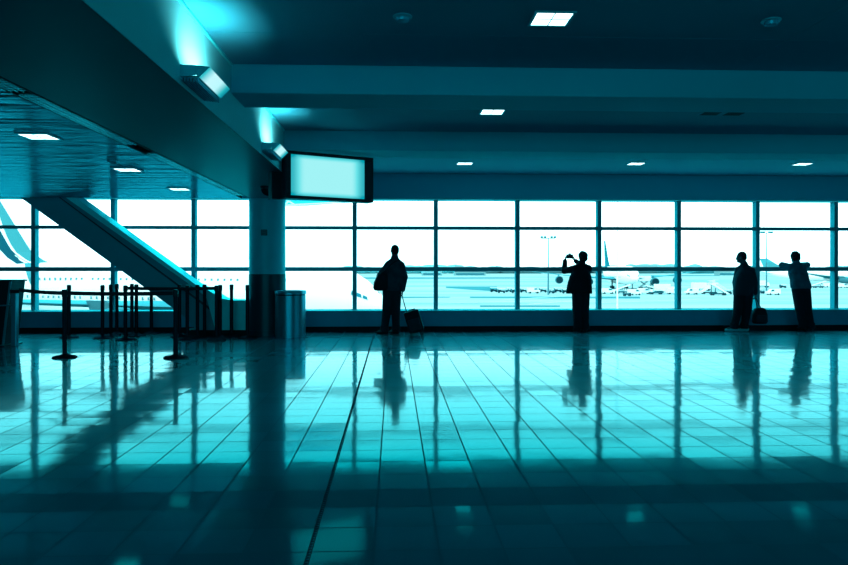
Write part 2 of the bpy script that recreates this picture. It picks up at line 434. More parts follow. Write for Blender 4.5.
# slot diffuser in the soffit
b = MB(); b.box((XSL-0.09,YB,H1+0.05),(XSL+0.09,SE,H1+0.15))
for x in (-0.09, 0.07): b.box((XSL+x,YB,H1-0.004),(XSL+x+0.012,SE,H1+0.06))
tag(b.build('linear_diffuser', M['slotdark']), 'long dark slot air diffuser running through the lowered ceiling', 'air vent')
root = bpy.data.objects['linear_diffuser']
for (y0, y1) in ((3.6,5.55),(5.65,7.9),(8.5,11.0),(11.05,13.3)):
    b = MB()
    for k in range(4): b.box((XSL-0.075+k*0.047,y0,H1-0.002),(XSL-0.067+k*0.047,y1,H1+0.03))
    n = int((y1-y0)/0.05)
    for k in range(n):
        y = y0+k*(y1-y0)/n
        b.box((XSL-0.07,y,H1+0.002),(XSL+0.07,y+0.014,H1+0.02))
    b.build('grille', M['slot'], root)

# parapet / sill
b = MB(); b.box((XL,YW-0.03,0.11),(XR,YW+0.05,0.432)); b.box((XL,YW+0.05,0.0),(XR,YW+0.40,0.432)); struct(b.build('wall_front', M['parapet']))
b = MB(); b.box((XL,YW,0.0),(XR,YW+0.06,0.11)); struct(b.build('baseboard_front', M['kick']))
b = MB(); b.box((XL,YW-0.05,0.425),(XR,YW+0.12,0.448)); struct(b.build('trim_8', M['esc_light'], bevel=0.004))
b = MB(); b.box((XL,YB,0.0),(XL+0.02,YW-0.1,0.11)); struct(b.build('baseboard_left', M['kick']))
b = MB(); b.box((XR-0.02,YB,0.0),(XR,YW-0.1,0.11)); struct(b.build('baseboard_right', M['kick']))

# windows : eleven-odd bays, each three panes tall
YM = 14.88
MX = [at_y(px, 250, YM).x for px in (-46.5, 33.0, 112.6, 193.2, 273.8, 354.5, 436.0, 517.9, 599.7, 679.3, 758.0, 836.4, 914)]
MX = [XL]+MX+[XR]
HT1 = (at_y(436, 226.3, YM).z, at_y(436, 229.6, YM).z); HT2 = (at_y(436, 267.0, YM).z, at_y(436, 271.2, YM).z)
HS, HH = 0.445, 2.79
wi = 0
for x0, x1 in zip(MX, MX[1:]):
    wi += 1
    b = MB()
    for z0, z1 in ((HS, HT2[1]), (HT2[0], HT1[1]), (HT1[0], HH)):
        b.box((x0+0.04,YM+0.085,z0),(x1-0.04,YM+0.095,z1))
    w = struct(b.build('window_%d' % wi, M['glass']))
    b = MB()
    b.box((x0-0.043,YM,HS-0.03),(x0+0.043,YM+0.16,HH+0.1))
    for z0, z1 in ((HT2[1],HT2[0]),(HT1[1],HT1[0])):
        b.box((x0+0.043,YM+0.01,z0),(x1-0.043,YM+0.13,z1))
    b.box((x0+0.043,YM+0.02,HS-0.03),(x1-0.043,YM+0.14,HS+0.012)); b.box((x0+0.043,YM+0.02,HH-0.02),(x1-0.043,YM+0.14,HH+0.1))
    b.build('window_frame', M['alu'], w)

# floor expansion strip
x = on_h(354.5, 400).x
b = MB(); b.box((x-0.011,YB,-0.002),(x-0.007,YW,0.002)); b.box((x+0.007,YB,-0.002),(x+0.011,YW,0.002))
for i in range(380):
    y = 2.5+i*0.0325; b.box((x-0.007,y,-0.002),(x+0.007,y+0.014,0.0015))
struct(b.build('trim_9', M['strip']))

# ------------------------------------------------------------------ column
cc = at_y(267.3, 268, 14.25)
col = empty('round_column', (cc.x, 14.25, 0), label='round column with pale upper shaft and dark lower cladding behind the steel bin', cat='column')
R = 0.36
b = MB(); b.lathe([(R,1.21),(R,H2)], n=64); b.build('shaft', M['column'], col, smooth=True)
b = MB(); b.lathe([(R+0.02,0.0),(R+0.02,0.10),(R+0.004,0.104),(R+0.004,1.205),(R-0.01,1.212)], n=64); b.build('lower_cladding', M['column_dark'], col, smooth=True)
b = MB(); p = at_y(264.2, 232.5, 13.88); b.box((p.x-cc.x-0.06,-0.40,p.z-0.06),(p.x-cc.x+0.06,-0.33,p.z+0.06)); 
o = b.build('control_plate', M['column_dark'], col, bevel=0.01)
b = MB()
for dz in (-0.03, 0.012): b.box((p.x-cc.x-0.04,-0.408,p.z+dz),(p.x-cc.x+0.04,-0.398,p.z+dz+0.018))
b.build('button', M['black'], o)

# ------------------------------------------------------------------ waste bin
p = on_h(290.3, 336.2)
bn = empty('waste_bin', (p.x, p.y, 0), label='round brushed steel waste bin standing in front of the column', cat='bin')
b = MB(); b.lathe([(0.285,0.0),(0.285,0.03),(0.295,0.035),(0.295,0.80),(0.28,0.80)], n=56); b.build('body', M['steel'], bn, smooth=True)
b = MB(); b.lathe([(0.288,0.795),(0.288,0.818)], n=56); b.build('gap_ring', M['black'], bn, smooth=True)
b = MB(); b.lathe([(0.30,0.818),(0.306,0.824),(0.306,0.875),(0.296,0.893),(0.20,0.893),(0.19,0.85),(0.05,0.85)], n=56); b.build('lid', M['steel'], bn, smooth=True)

# ------------------------------------------------------------------ ceiling lights
def square_light(x, y, z, s, label, group):
    t = empty('ceiling_light', (x, y, z), label=label, cat='ceiling light', group=group)
    b = MB(); h = s/2
    for a, c in (((-h-.02,-h-.02,-.012),(h+.02,-h,.01)),((-h-.02,h,-.012),(h+.02,h+.02,.01)),((-h-.02,-h,-.012),(-h,h,.01)),((h,-h,-.012),(h+.02,h,.01))): b.box(a, c)
    b.build('frame', M['housing'], t)
    b = MB(); b.box((-h,-h,-.008),(h,h,.01)); b.build('diffuser', M['lamp'], t)
    b = MB(); b.box((-h,-.004,-.011),(h,.004,-.008)); b.box((-.004,-h,-.011),(.004,h,-.008)); b.build('louvre_cross', M['housing'], t)
    return t
G1 = 'square lights in the high ceiling bays'
def cl(px, py, H):
    a, c = ray(px); zc = F*(H-HC)/(HOR-py); return a*zc, c*zc
for px, py, lab in ((551.5,18.2,'large square ceiling light at the top of the picture, nearest in the high ceiling'),
                    (492.3,111.4,'square ceiling light alone in the middle bay between the two beams'),
                    (464.8,163.2,'square ceiling light in the far bay, nearest the hanging screen'),
                    (636,163.4,'square ceiling light in the far bay above the photographer, middle of three'),
                    (802.5,163.8,'square ceiling light in the far bay at the right edge above the leaning person')):
    x, y = cl(px, py, H2); square_light(x, y, H2, 0.28 if py < 20 else 0.27, lab, G1)
G2 = 'square lights in the lowered plank ceiling'
for px, py, lab in ((39,136,'nearest square light in the lowered ceiling, by the left edge'),
                    (127.5,169.4,'middle square light of the three in the lowered ceiling'),
                    (179.5,188.9,'farthest square light in the lowered ceiling, close to the windows')):
    x, y = cl(px, py, H1); square_light(x, y, H1, 0.29, lab, G2)
# small ceiling devices
for i, (px, py, lab) in enumerate(((402.5,16,'small round smoke detector left of the nearest high ceiling light'),(771,20,'small round smoke detector right of the nearest high ceiling light'))):
    x, y = cl(px, py, H2)
    t = empty('smoke_detector', (x, y, H2), label=lab, cat='smoke detector')
    b = MB(); b.lathe([(0.075,0),(0.075,-0.012),(0.062,-0.016)], n=24); b.build('base', M['housing'], t, smooth=True)
    b = MB(); b.lathe([(0.055,-0.014),(0.05,-0.04),(0.02,-0.046)], n=24); b.build('sensor_cap', M['alu_dark'], t, smooth=True)
x, y = cl(722, 113, H2)
t = empty('ceiling_vent', (x, y, H2), label='dark rectangular air vent in the middle bay of the high ceiling', cat='air vent')
b = MB(); b.box((-.28,-.1,-.01),(-.02,.1,.01)); b.box((.02,-.1,-.01),(.28,.1,.01)); b.build('frame', M['alu_dark'], t)
b = MB()
for s in (-.15, .15):
    for k in range(5): b.box((s-.11,-.08+k*.035,-.016),(s+.11,-.065+k*.035,-.008))
b.build('slat', M['slotdark'], t)
x, y = cl(268, 186.5, H1)
t = empty('dome_camera', (x, y, H1), label='black security dome hanging from the lowered ceiling next to the screen bracket', cat='security camera')
b = MB(); b.lathe([(0.13,0),(0.13,-0.04),(0.12,-0.045)], n=32); b.build('collar', M['black'], t, smooth=True)
b = MB(); b.lathe([(0.115*math.cos(a*PI/20), -0.04-0.115*math.sin(a*PI/20)) for a in range(0,10)], n=32); b.build('dome', M['blackmetal'], t, smooth=True)
x, y = cl(112, 160.5, H1)
t = tag(MB().build('x', M['black']), None) if False else None
b = MB(); b.lathe([(0.06,0),(0.055,-0.02),(0.02,-0.03)], n=20); o = b.build('sprinkler_head', M['alu_dark'], smooth=True, loc=(x, y, H1)); tag(o, 'tiny round ceiling sensor beside the middle lowered ceiling light', 'sensor')

# ------------------------------------------------------------------ wall wash fixtures on the soffit face
def wash(y0, lab):
    z0 = HC + (HOR-67.5)/F*5.27       # top of housing
    t = empty('wall_washer_light', (XS, y0, z0), label=lab, cat='wall light', group='uplights on the soffit face')
    L = 0.62
    # housing cross section (x out of the wall, z)
    def pr(pts, name, m, a=0.0, c=L, par=t, bev=0):
        b = MB(); b.prism([(px, a, pz) for px, pz in pts], (0, c-a, 0)); return b.build(name, m, par, bevel=bev)
    pr([(0.0,0.0),(0.012,0.0),(0.012,-0.085),(0.11,-0.10),(0.15,-0.085),(0.15,-0.078),(0.11,-0.088),(0.0,-0.09)], 'tray', M['housing'])
    pr([(0.0,0.0),(0.125,-0.005),(0.125,-0.02),(0.115,-0.075),(0.0,-0.09)], 'end_cap', M['housing'], -0.012, 0.0)
    pr([(0.0,0.0),(0.125,-0.005),(0.125,-0.02),(0.115,-0.075),(0.0,-0.09)], 'end_cap', M['housing'], L, L+0.012)
    pr([(0.125,-0.0),(0.215,-0.012),(0.215,-0.02),(0.12,-0.012)], 'top_flange', M['housing'])
    pr([(0.215,-0.018),(0.222,-0.022),(0.145,-0.098),(0.138,-0.092)], 'lens', M['lens'])
    pr([(0.118,-0.075),(0.125,-0.01),(0.215,-0.016),(0.14,-0.09)], 'lens_end_cap', M['housing'], -0.008, 0.0)
    o = pr([(0.118,-0.075),(0.125,-0.01),(0.215,-0.016),(0.14,-0.09)], 'lens_end_cap', M['housing'], L, L+0.008)
    b = MB()
    for k in range(6):
        xx = 0.01+k*0.022
        b.box((xx,-0.01,-0.118-0.003*k),(xx+0.009,L+0.01,-0.092-0.002*k))
    b.build('louvre', M['alu_dark'], t)
    return t, z0
def lamp(name, typ, loc, rot, energy, **kw):
    l = bpy.data.lights.new(name, typ); l.energy = energy; l.color = (1.0, 1.0, 0.92)
    for k, v in kw.items(): setattr(l, k, v)
    o = bpy.data.objects.new(name, l); COL.objects.link(o); o.location = loc; o.rotation_euler = rot
    return o
for y0, lab in ((2.06,'angled wall light on the soffit face closest to the viewer'),(5.27,'nearer angled wall light shining up the soffit face'),(8.48,'farther angled wall light shining up the soffit face beside the screen')):
    t, z0 = wash(y0, lab)
    a = lamp('uplight', 'SPOT', (XS+0.045, y0+0.09, z0-0.03), (PI, math.radians(4), 0), 12.0, spot_size=math.radians(28), spot_blend=1.0, shadow_soft_size=0.02)
    a = lamp('uplight', 'AREA', (XS+0.17, y0+0.31, z0+0.03), (PI, math.radians(-30), 0), 8.0, shape='RECTANGLE', size=0.09, size_y=0.55)
    a.data.spread = math.radians(150)

# unseen fill lights, added to brighten the beam, header and soffit faces
bk = lamp('back_fill_light', 'AREA', (-3.0, YB+0.3, 1.9), (PI/2, 0, 0), 230.0, shape='RECTANGLE', size=12, size_y=1.6)
bk.data.color = (0.02, 0.88, 1.0)
bk = lamp('side_fill_light', 'AREA', (XR-0.3, 3.5, 1.9), (PI/2, 0, PI/2), 90.0, shape='RECTANGLE', size=12, size_y=1.6)  # added fill from the right for the soffit face and column
bk.data.color = (0.02, 0.88, 1.0)

# ------------------------------------------------------------------ hanging screen
pL = at_z(286.3, 174, 9.75); pR = at_z(373.5, 178, 10.45)
vx = Vector((pR.x-pL.x, pR.y-pL.y, 0)); W = vx.length; ang = math.atan2(vx.y, vx.x)
ztop, zbot = 1.33+118/F*9.75, 1.33+70/F*9.75
zc_ = (ztop+zbot)/2; Hh = (ztop-zbot)/2
cen = Vector(((pL.x+pR.x)/2, (pL.y+pR.y)/2, zc_))
sg = empty('display_screen', (cen.x, cen.y, zbot), ang, label='blank glowing cyan display screen in a black case hung under the soffit corner', cat='screen')
hw = W/2
x0s, x1s = -hw+0.07, hw-0.14
b = MB()
b.box((-hw,0.0,0),(hw,0.20,0.045)); b.box((-hw,0.0,2*Hh-0.045),(hw,0.20,2*Hh)); b.box((-hw,0.0,0.045),(x0s,0.20,2*Hh-0.045)); b.box((x1s,0.0,0.045),(hw,0.20,2*Hh-0.045)); b.box((x0s,0.05,0.045),(x1s,0.20,2*Hh-0.045))
b.build('case', M['black'], sg, bevel=0.006)
b = MB(); sw = (x1s-x0s)/2; b.box((-sw,0,-Hh+0.046),(sw,0.02,Hh-0.046))
b.build('screen', M['screen'], sg, loc=((x0s+x1s)/2, 0.02, Hh))
b = MB(); q = at_z(276.8, 184, 9.95); inv = Matrix.Rotation(-ang, 3, 'Z')
lp = inv @ (Vector((q.x, q.y, 0))-Vector((cen.x, cen.y, 0)))
b.box((lp.x-0.09,lp.y-0.05,0.0),(lp.x+0.09,lp.y+0.10,H1-zbot)); b.box((lp.x,lp.y,0.1),(-hw+0.03,lp.y+0.08,0.2))
b.build('mounting_bracket', M['black'], sg, bevel=0.004)

# ------------------------------------------------------------------ escalator
YE = 14.12
def P(px, py): return at_y(px, py, YE)
es = empty('escalator', (P(150,330).x, YE, 0), label='enclosed sloping escalator rising from behind the column up through the left ceiling', cat='escalator')
off = Vector((-es.location.x, 0, 0)); off = Vector((-es.location.x, -YE, 0))
def epoly(name, pts, m, dy0=0.0, dy1=0.5, bevel=0):
    b = MB(); q = [P(*a)+off for a in pts]
    for v in q: v.y = dy0; v.z = max(v.z, 0.0)
    b.prism(q, (0, dy1-dy0, 0)); return b.build(name, m, es, bevel=bevel)
epoly('truss_cladding', [(-19,169),(26,169),(190,284),(206,296),(217,336),(200,336),(190,322),(177,311)], M['esc'])
epoly('balustrade', [(26,169),(37,169),(196,284),(206,296),(190,284)], M['esc_light'], -0.06, 0.45)
epoly('skirt_line', [(41,184),(43,184.5),(213,309.5),(218,336),(216.5,336),(211,311)], M['column_dark'], -0.008, 0.1)
epoly('landing_panel', [(196,284),(213,293),(222,298.5),(232,300.2),(246.8,300.2),(246.8,336),(217,336),(206,296)], M['esc_light'], -0.01, 0.5)
epoly('base_plinth', [(185,330),(246.8,330),(246.8,336),(185,336)], M['kick'], -0.02, 0.5)

# ------------------------------------------------------------------ stanchions
def stanchion_parts(root, k=1.0, thick=0.033):
    b = MB(); b.lathe([(0.172,0.0),(0.172,0.012),(0.15,0.026),(0.06,0.044),(0.034,0.06)], n=40); b.build('base', M['blackmetal'], root, smooth=True)
    b = MB(); b.lathe([(thick,0.03),(thick,0.92)], n=24); b.build('pole', M['blackmetal'], root, smooth=True)
    b = MB(); b.lathe([(0.036,0.90),(0.040,0.91),(0.040,0.995),(0.032,1.01),(0.01,1.013)], n=24); h = b.build('belt_head', M['black'], root, smooth=True)
    b = MB(); b.box((-0.009,-0.04,0.935),(0.009,0.04,0.985)); b.build('belt_clip', M['black'], h)
ST = [ # px, base centre py or None, Y, label
 (64.6,357.6,0,'nearest belt post at the left, belts running off both its sides'),
 (175.6,357.9,0,'near belt post where the near belt ends, in front of the sloping escalator'),
 (102.5,None,13.55,'leftmost of the close group of belt posts around the second window mullion'),
 (110.9,None,13.95,'belt post directly left of the second window mullion'),
 (116.8,None,14.42,'belt post directly right of the second window mullion'),
 (125.4,340.2,0,'belt post at the left end of the farther belt'),
 (131.9,None,14.45,'slim belt post just right of the farther belt start'),
 (136.4,None,14.0,'second belt post right of the farther belt start'),
 (151.4,None,14.5,'thin belt post alone in front of the dark parapet'),
 (179.6,None,13.8,'belt post close behind the near belt end'),
 (187.3,None,13.2,'belt post before the dark escalator foot, just left of the close pair'),
 (197.5,None,13.55,'belt post before the escalator foot, left one of a close pair'),
 (204.6,None,13.9,'belt post before the escalator foot, right one of a close pair'),
 (216.6,340.4,0,'belt post at the right end of the farther belt'),
 (220.2,None,13.55,'belt post hidden half behind the farther belt end'),
 (231.5,None,13.88,'belt post in front of the pale escalator landing'),
 (247.4,None,13.5,'belt post beside the left edge of the round column'),
 (69.0,None,13.7,'belt post peeking out behind the nearest belt post at the left'),
]
posts = []
proto = None
for i, (px, py, Y, lab) in enumerate(ST):
    p = on_h(px, py) if py else at_y(px, 300, Y)
    p.z = 0
    if proto is None:
        proto = empty('belt_stanchion', (p.x, p.y, 0), label=lab, cat='stanchion', group='belt barrier posts of the queue'); stanchion_parts(proto); o = proto
    else:
        o = dup(proto, (p.x, p.y, 0), label=lab)
    posts.append(o)
def belt(o, target, z=0.96):
    a = o.location; d = Vector(target)-Vector((a.x, a.y)); dn = d.normalized(); n = Vector((-dn.y, dn.x))*0.0015
    s = dn*0.03; e = d-dn*0.03
    b = MB(); seg = 8
    rr = []
    for k in range(seg+1):
        t = k/seg; c = s+(e-s)*t; sag = -0.012*4*t*(1-t)
        rr.append([(c.x-n.x,c.y-n.y,z-0.032+sag),(c.x+n.x,c.y+n.y,z-0.032+sag),(c.x+n.x,c.y+n.y,z+0.028+sag),(c.x-n.x,c.y-n.y,z+0.028+sag)])
    b.rings(rr); b.build('belt', M['belt'], o)
belt(posts[0], posts[1].location.xy)
belt(posts[5], posts[13].location.xy)

# ------------------------------------------------------------------ podium at the left edge
pb = on_h(14.5, 346.0); zc = F*HC/78.0
def Q(px, py): return at_z(px, py, zc)
pod = empty('gate_podium', (pb.x, pb.y, 0), label='dark slanted gate podium with metal rail at the left edge', cat='podium')
px0 = Q(-24,300).x-pb.x; px1 = Q(11.8,300).x-pb.x; xb = Q(4.5,300).x-pb.x; ztop = Q(10,281.5).z
b = MB(); b.prism([(px0,0.0,0.02),(xb,0.0,0.02),(px1,0.0,ztop),(px0,0.0,ztop)], (0,0.45,0)); b.build('cabinet', M['black'], pod, bevel=0.01)
b = MB(); b.box((px0-0.02,-0.03,ztop),(px1+0.02,0.48,ztop+0.03)); b.build('top', M['black'], pod, bevel=0.008)
b = MB(); b.prism([(xb-0.035,-0.015,0.0),(xb+0.0,-0.015,0.0),(px1,-0.015,ztop),(px1-0.035,-0.015,ztop)], (0,0.012,0)); b.build('edge_trim', M['steel'], pod)
b = MB(); zr = Q(5,305).z; b.tube((px0,-0.07,zr-0.02),(Q(16,305).x-pb.x,-0.07,zr),0.012); b.build('rail', M['steel'], pod, smooth=True)
b = MB(); a0 = Q(12.4,300).x-pb.x; a1 = Q(17.4,300).x-pb.x
b.box((a0,-0.05,0.0),(a1,0.05,Q(15,293).z)); b.build('side_post', M['steel'], pod, bevel=0.01)
b = MB(); b.box((a0-0.01,-0.06,Q(15,293).z),(a1+0.06,0.06,Q(15,289.5).z)); b.build('belt_socket', M['black'], pod, bevel=0.006)
b = MB(); b.box((px0,-0.12,0),(xb+0.06,0.5,0.02)); b.build('foot_plate', M['black'], pod)
belt(posts[0], (pb.x+a1+0.02, pb.y-0.0))

# ------------------------------------------------------------------ people
def V(*a): return Vector(a)
def hand(b, wrist, d, n, side, curl=0.5, s=1.0):
    """palm, four fingers and a thumb; d = finger direction, n = back-of-hand normal, side = +1 thumb towards d x n"""
    d = d.normalized(); n = (n - d*n.dot(d)).normalized(); t = d.cross(n)*side
    for i, (off, L) in enumerate(((0.030,0.075),(0.010,0.083),(-0.011,0.076),(-0.031,0.060))):
        k = wrist + d*(0.085*s - abs(off-0.005)*0.2) + t*off*s
        b.capsule(wrist + t*off*0.6*s, k, 0.0145*s, 0.012*s, n=10, m=3)
        a = k; dd = d.copy()
        for j, f in enumerate((0.45, 0.30, 0.25)):
            ang = curl*(0.5+0.35*j)
            dd = (d*math.cos(curl*(0.6+0.75*j)) - n*math.sin(curl*(0.6+0.75*j))).normalized()
            e = a + dd*L*f*s*1.1
            b.capsule(a, e, (0.0098-0.0008*j)*s, (0.009-0.0008*j)*s, n=10, m=3); a = e
    k0 = wrist + d*0.018*s + t*0.022*s
    k1 = k0 + (d*0.55+t*0.75-n*0.25).normalized()*0.045*s
    k2 = k1 + (d*0.85+t*0.35-n*0.4*curl).normalized()*0.034*s
    k3 = k2 + (d*0.95+t*0.05-n*0.6*curl).normalized()*0.028*s
    b.capsule(k0, k1, 0.015*s, 0.012*s, n=10, m=3); b.capsule(k1, k2, 0.0115*s, 0.0105*s, n=10, m=3); b.capsule(k2, k3, 0.0105*s, 0.0088*s, n=10, m=3)

def person(root, J, cloth, trous, shoe, hem, hemw, coat_secs, hair='short', sleeve=True, vx=0.0075):
    yaw = Matrix.Rotation(J['head_yaw'], 3, 'Z')    # 0 = looking away (+Y)
    tilt = Matrix.Rotation(J.get('head_tilt', 0), 3, 'X')
    HR = yaw @ tilt
    hc = J['head']
    b = MB()
    # head : skull, jaw, nose, ears, brow, neck
    b.ell(hc+HR@V(0,-0.012,0.02), (0.076,0.094,0.098), HR); b.ell(hc+HR@V(0,0.026,-0.045), (0.062,0.072,0.074), HR)
    b.ell(hc+HR@V(0,0.07,-0.085), (0.026,0.022,0.02), HR)                       # chin
    b.capsule(hc+HR@V(0,0.088,0.012), hc+HR@V(0,0.102,-0.022), 0.009, 0.014)     # nose
    b.capsule(hc+HR@V(-0.035,0.076,0.028), hc+HR@V(0.035,0.076,0.028), 0.013, 0.013)
    for s in (-1, 1):
        b.ell(hc+HR@V(s*0.030,0.080,0.010), (0.012,0.008,0.009), HR)             # eye
        b.ell(hc+HR@V(s*0.078,-0.002,-0.005), (0.010,0.020,0.033), HR)           # ear
    b.capsule(hc+HR@V(-0.022,0.083,-0.052), hc+HR@V(0.022,0.083,-0.052), 0.008, 0.008)   # mouth
    b.capsule(J['neck'], hc+HR@V(0,-0.02,-0.06), 0.068, 0.062)
    # torso
    pel, ch = J['pelvis'], J['chest']
    for s in 'LR': b.capsule(J['neck']-V(0,0,0.03), J['s'+s]-V(0,0,0.01), 0.062, 0.062)
    mid = (pel+ch)/2
    for p, rx, ry, rz in ((pel, 0.155,0.11,0.12), (mid, 0.135,0.10,0.14), (ch, 0.16,0.11,0.16)): b.ell(p, (rx,ry,rz))
    b.capsule(ch, J['neck'], 0.10, 0.062)
    for s in 'LR':
        b.capsule(J['s'+s], J['e'+s], 0.052, 0.040); b.capsule(J['e'+s], J['w'+s], 0.041, 0.027)
        hd = J['hd'+s]; hand(b, J['w'+s], hd[0], hd[1], hd[2], hd[3])
        b.capsule(J['h'+s], J['k'+s], 0.085, 0.056); b.capsule(J['k'+s], J['a'+s]+V(0,0,0.0), 0.056, 0.038)
        td = J['t'+s].normalized()
        b.capsule(J['a'+s]-td*0.03-V(0,0,0.035), J['a'+s]+td*0.13-V(0,0,0.045), 0.034, 0.028)
    body = b.build('body', M['skin'], root, remesh=vx)
    # trousers
    b = MB()
    b.ell(pel-V(0,0,0.01), (0.172,0.13,0.12))
    for s in 'LR':
        b.capsule(J['h'+s], J['k'+s], 0.115, 0.098); b.capsule(J['k'+s], J['a'+s]+V(0,0,0.02), 0.098, 0.078)
        b.lathe([(0.080,0.0),(0.090,0.02),(0.085,0.12)], c=J['a'+s]-V(0,0,0.045), n=20)
    b.build('trousers', M[trous], root, remesh=0.011)
    # shoes
    for s in 'LR':
        td = J['t'+s].normalized(); a = J['a'+s]; g = V(a.x, a.y, 0)
        b = MB()
        b.capsule(g-td*0.055+V(0,0,0.042), g+td*0.06+V(0,0,0.042), 0.040, 0.042)
        b.capsule(g+td*0.05+V(0,0,0.036), g+td*0.17+V(0,0,0.030), 0.041, 0.030)
        b.capsule(g-td*0.04+V(0,0,0.04), a+V(0,0,0.0), 0.042, 0.045)
        sh = b.build('shoe', M[shoe], root, remesh=0.007)
        for v in sh.data.vertices:
            if v.co.z < 0.0: v.co.z = 0.0
    # jacket / shirt
    b = MB()
    b.loft(coat_secs, n=28, pw=2.4)
    for s in 'LR':
        b.capsule(J['neck']-V(0,0,0.03), J['s'+s]-V(0,0,0.015), 0.078, 0.078)
    b.capsule(ch, J['neck']+V(0,0,0.012), 0.12, 0.080)
    for s in 'LR':
        w = J['w'+s]; e = J['e'+s]
        b.capsule(J['s'+s]-V(0,0,0.01), e, 0.080, 0.068)
        if sleeve: b.capsule(e, e+(w-e)*0.93, 0.068, 0.050)
        else: b.capsule(e, e+(w-e)*0.1, 0.06, 0.055)
    b.build(cloth[0], M[cloth[1]], root, remesh=0.010)
    # hair
    b = MB()
    if hair == 'short':
        b.ell(hc+HR@V(0,-0.020,0.030), (0.083,0.096,0.096), HR); b.ell(hc+HR@V(0,-0.05,-0.02), (0.073,0.062,0.06), HR)
    else:
        b.ell(hc+HR@V(0,-0.022,0.030), (0.098,0.104,0.098), HR); b.ell(hc+HR@V(0,-0.05,-0.02), (0.092,0.066,0.085), HR)
        for k in range(26):
            u = random.uniform(0, 2*PI); v = random.uniform(0.0, 1.3)
            q = V(math.cos(u)*math.cos(v)*0.088, math.sin(u)*math.cos(v)*0.09-0.022, 0.036+math.sin(v)*0.088)
            if q.y < 0.05: b.ell(hc+HR@q, (0.018,0.018,0.016), n=8, m=6)
    b.build('hair', M['hair'], root, remesh=0.008)

# 1 : person in a long loose coat
zc1 = 14.1; base = on_h(391, 268+F*HC/zc1)
r1 = empty('person', (base.x, base.y, 0), -YAW, label='person in a loose coat seen from behind with shoulder bag and trolley case', cat='person')
J1 = dict(head=V(.075,.0,1.672), head_yaw=0.30, neck=V(.075,-.01,1.525), chest=V(.07,0,1.28), pelvis=V(.02,0,.93),
    sL=V(-.05,.0,1.41), sR=V(.205,-.01,1.395), eL=V(-.225,-.03,1.17), wL=V(-.275,.05,.965), eR=V(.275,-.06,1.15), wR=V(.235,-.06,.88),
    hdL=(V(.05,.1,-1), V(-1,0,0), 1, .5), hdR=(V(-.05,-.05,-1), V(1,0,0.1), -1, 1.2),
    hL=V(-.06,0,.92), hR=V(.105,0,.92), kL=V(-.085,.03,.50), kR=V(.095,.02,.50), aL=V(-.13,0,.10), aR=V(.10,0.03,.10),
    tL=V(-.9,.45,0), tR=V(-.75,.6,0))
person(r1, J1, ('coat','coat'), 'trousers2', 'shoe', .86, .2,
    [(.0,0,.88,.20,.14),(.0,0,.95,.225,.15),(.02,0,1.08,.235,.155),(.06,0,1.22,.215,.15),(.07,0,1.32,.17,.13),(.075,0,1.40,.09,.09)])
b = MB(); b.loft([(-.20,-.10,.88,.12,.07),(-.20,-.10,.93,.155,.09),(-.19,-.10,1.05,.145,.095),(-.16,-.10,1.18,.11,.085),(-.12,-.10,1.27,.05,.04)], n=24, pw=2.8)
sb_root = empty('shoulder_bag', r1.matrix_basis @ V(0,0,0), -YAW, label='dark soft shoulder bag hanging at the coated person\'s left hip', cat='bag')
b.build('bag_body', M['bag'], sb_root, remesh=0.010)
b = MB(); prev = None
for k in range(9):
    t = k/8; p = V(-.15+.33*t, -.155-.02*math.sin(t*PI), 1.22+.26*math.sin(t*PI*0.5))
    if prev is not None: b.capsule(prev, p, 0.016, 0.016, n=8, m=3)
    prev = p
b.build('strap', M['bag'], sb_root, remesh=0.008)
# trolley case
k = at_z(418, 300, 13.85); case = empty('trolley_case', (k.x, k.y, 0), -YAW, label='small dark wheeled trolley case leaning beside the coated person', cat='suitcase')
RT = Matrix.Rotation(math.radians(-17), 3, 'Y')
piv = V(-.03,0,.03)
def tp(v): return piv + RT @ (v-piv)
b = MB(); b.box((-.155,-.11,.07),(.145,.11,.50)); 
for v in b.bm.verts: v.co = tp(v.co)
b.build('shell', M['bag'], case, bevel=0.035, segs=4, smooth=True)
b = MB(); b.box((-.12,-.145,.10),(.11,-.10,.34))
for v in b.bm.verts: v.co = tp(v.co)
b.build('front_pocket', M['jacket2'], case, bevel=0.018, segs=3, smooth=True)
b = MB()
top = tp(V(-.06,0.05,.50)); g = r1.matrix_basis @ V(.225,-.06,.775); hl = case.matrix_basis.inverted() @ g
bb = V(top.x, top.y, top.z)
for dy in (-.05,.05): b.tube(tp(V(-.09,dy,.48)), V(hl.x, hl.y+dy, hl.z), 0.007)
b.build('telescopic_rod', M['blackmetal'], case, smooth=True)
b = MB(); b.capsule(V(hl.x, hl.y-.06, hl.z), V(hl.x, hl.y+.06, hl.z), 0.014); b.build('pull_grip', M['black'], case, smooth=True)
for sx in (-.10,.12):
    for dy in (-.09,.09):
        b = MB(); b.tube((sx-.03,dy-.012,.035),(sx-.03,dy+.012,.035),0.035,n=20); o = b.build('wheel', M['black'], case, smooth=True)
for sx in (-.10,.12):
    b = MB(); b.box((sx-.045,-.08,.04),(sx-.015,.08,.12)); b.build('wheel_bracket', M['black'], case)
b = MB(); b.capsule(tp(V(-.04,0,.515)), tp(V(.08,0,.515)), 0.012); b.build('carry_handle', M['black'], case, smooth=True)

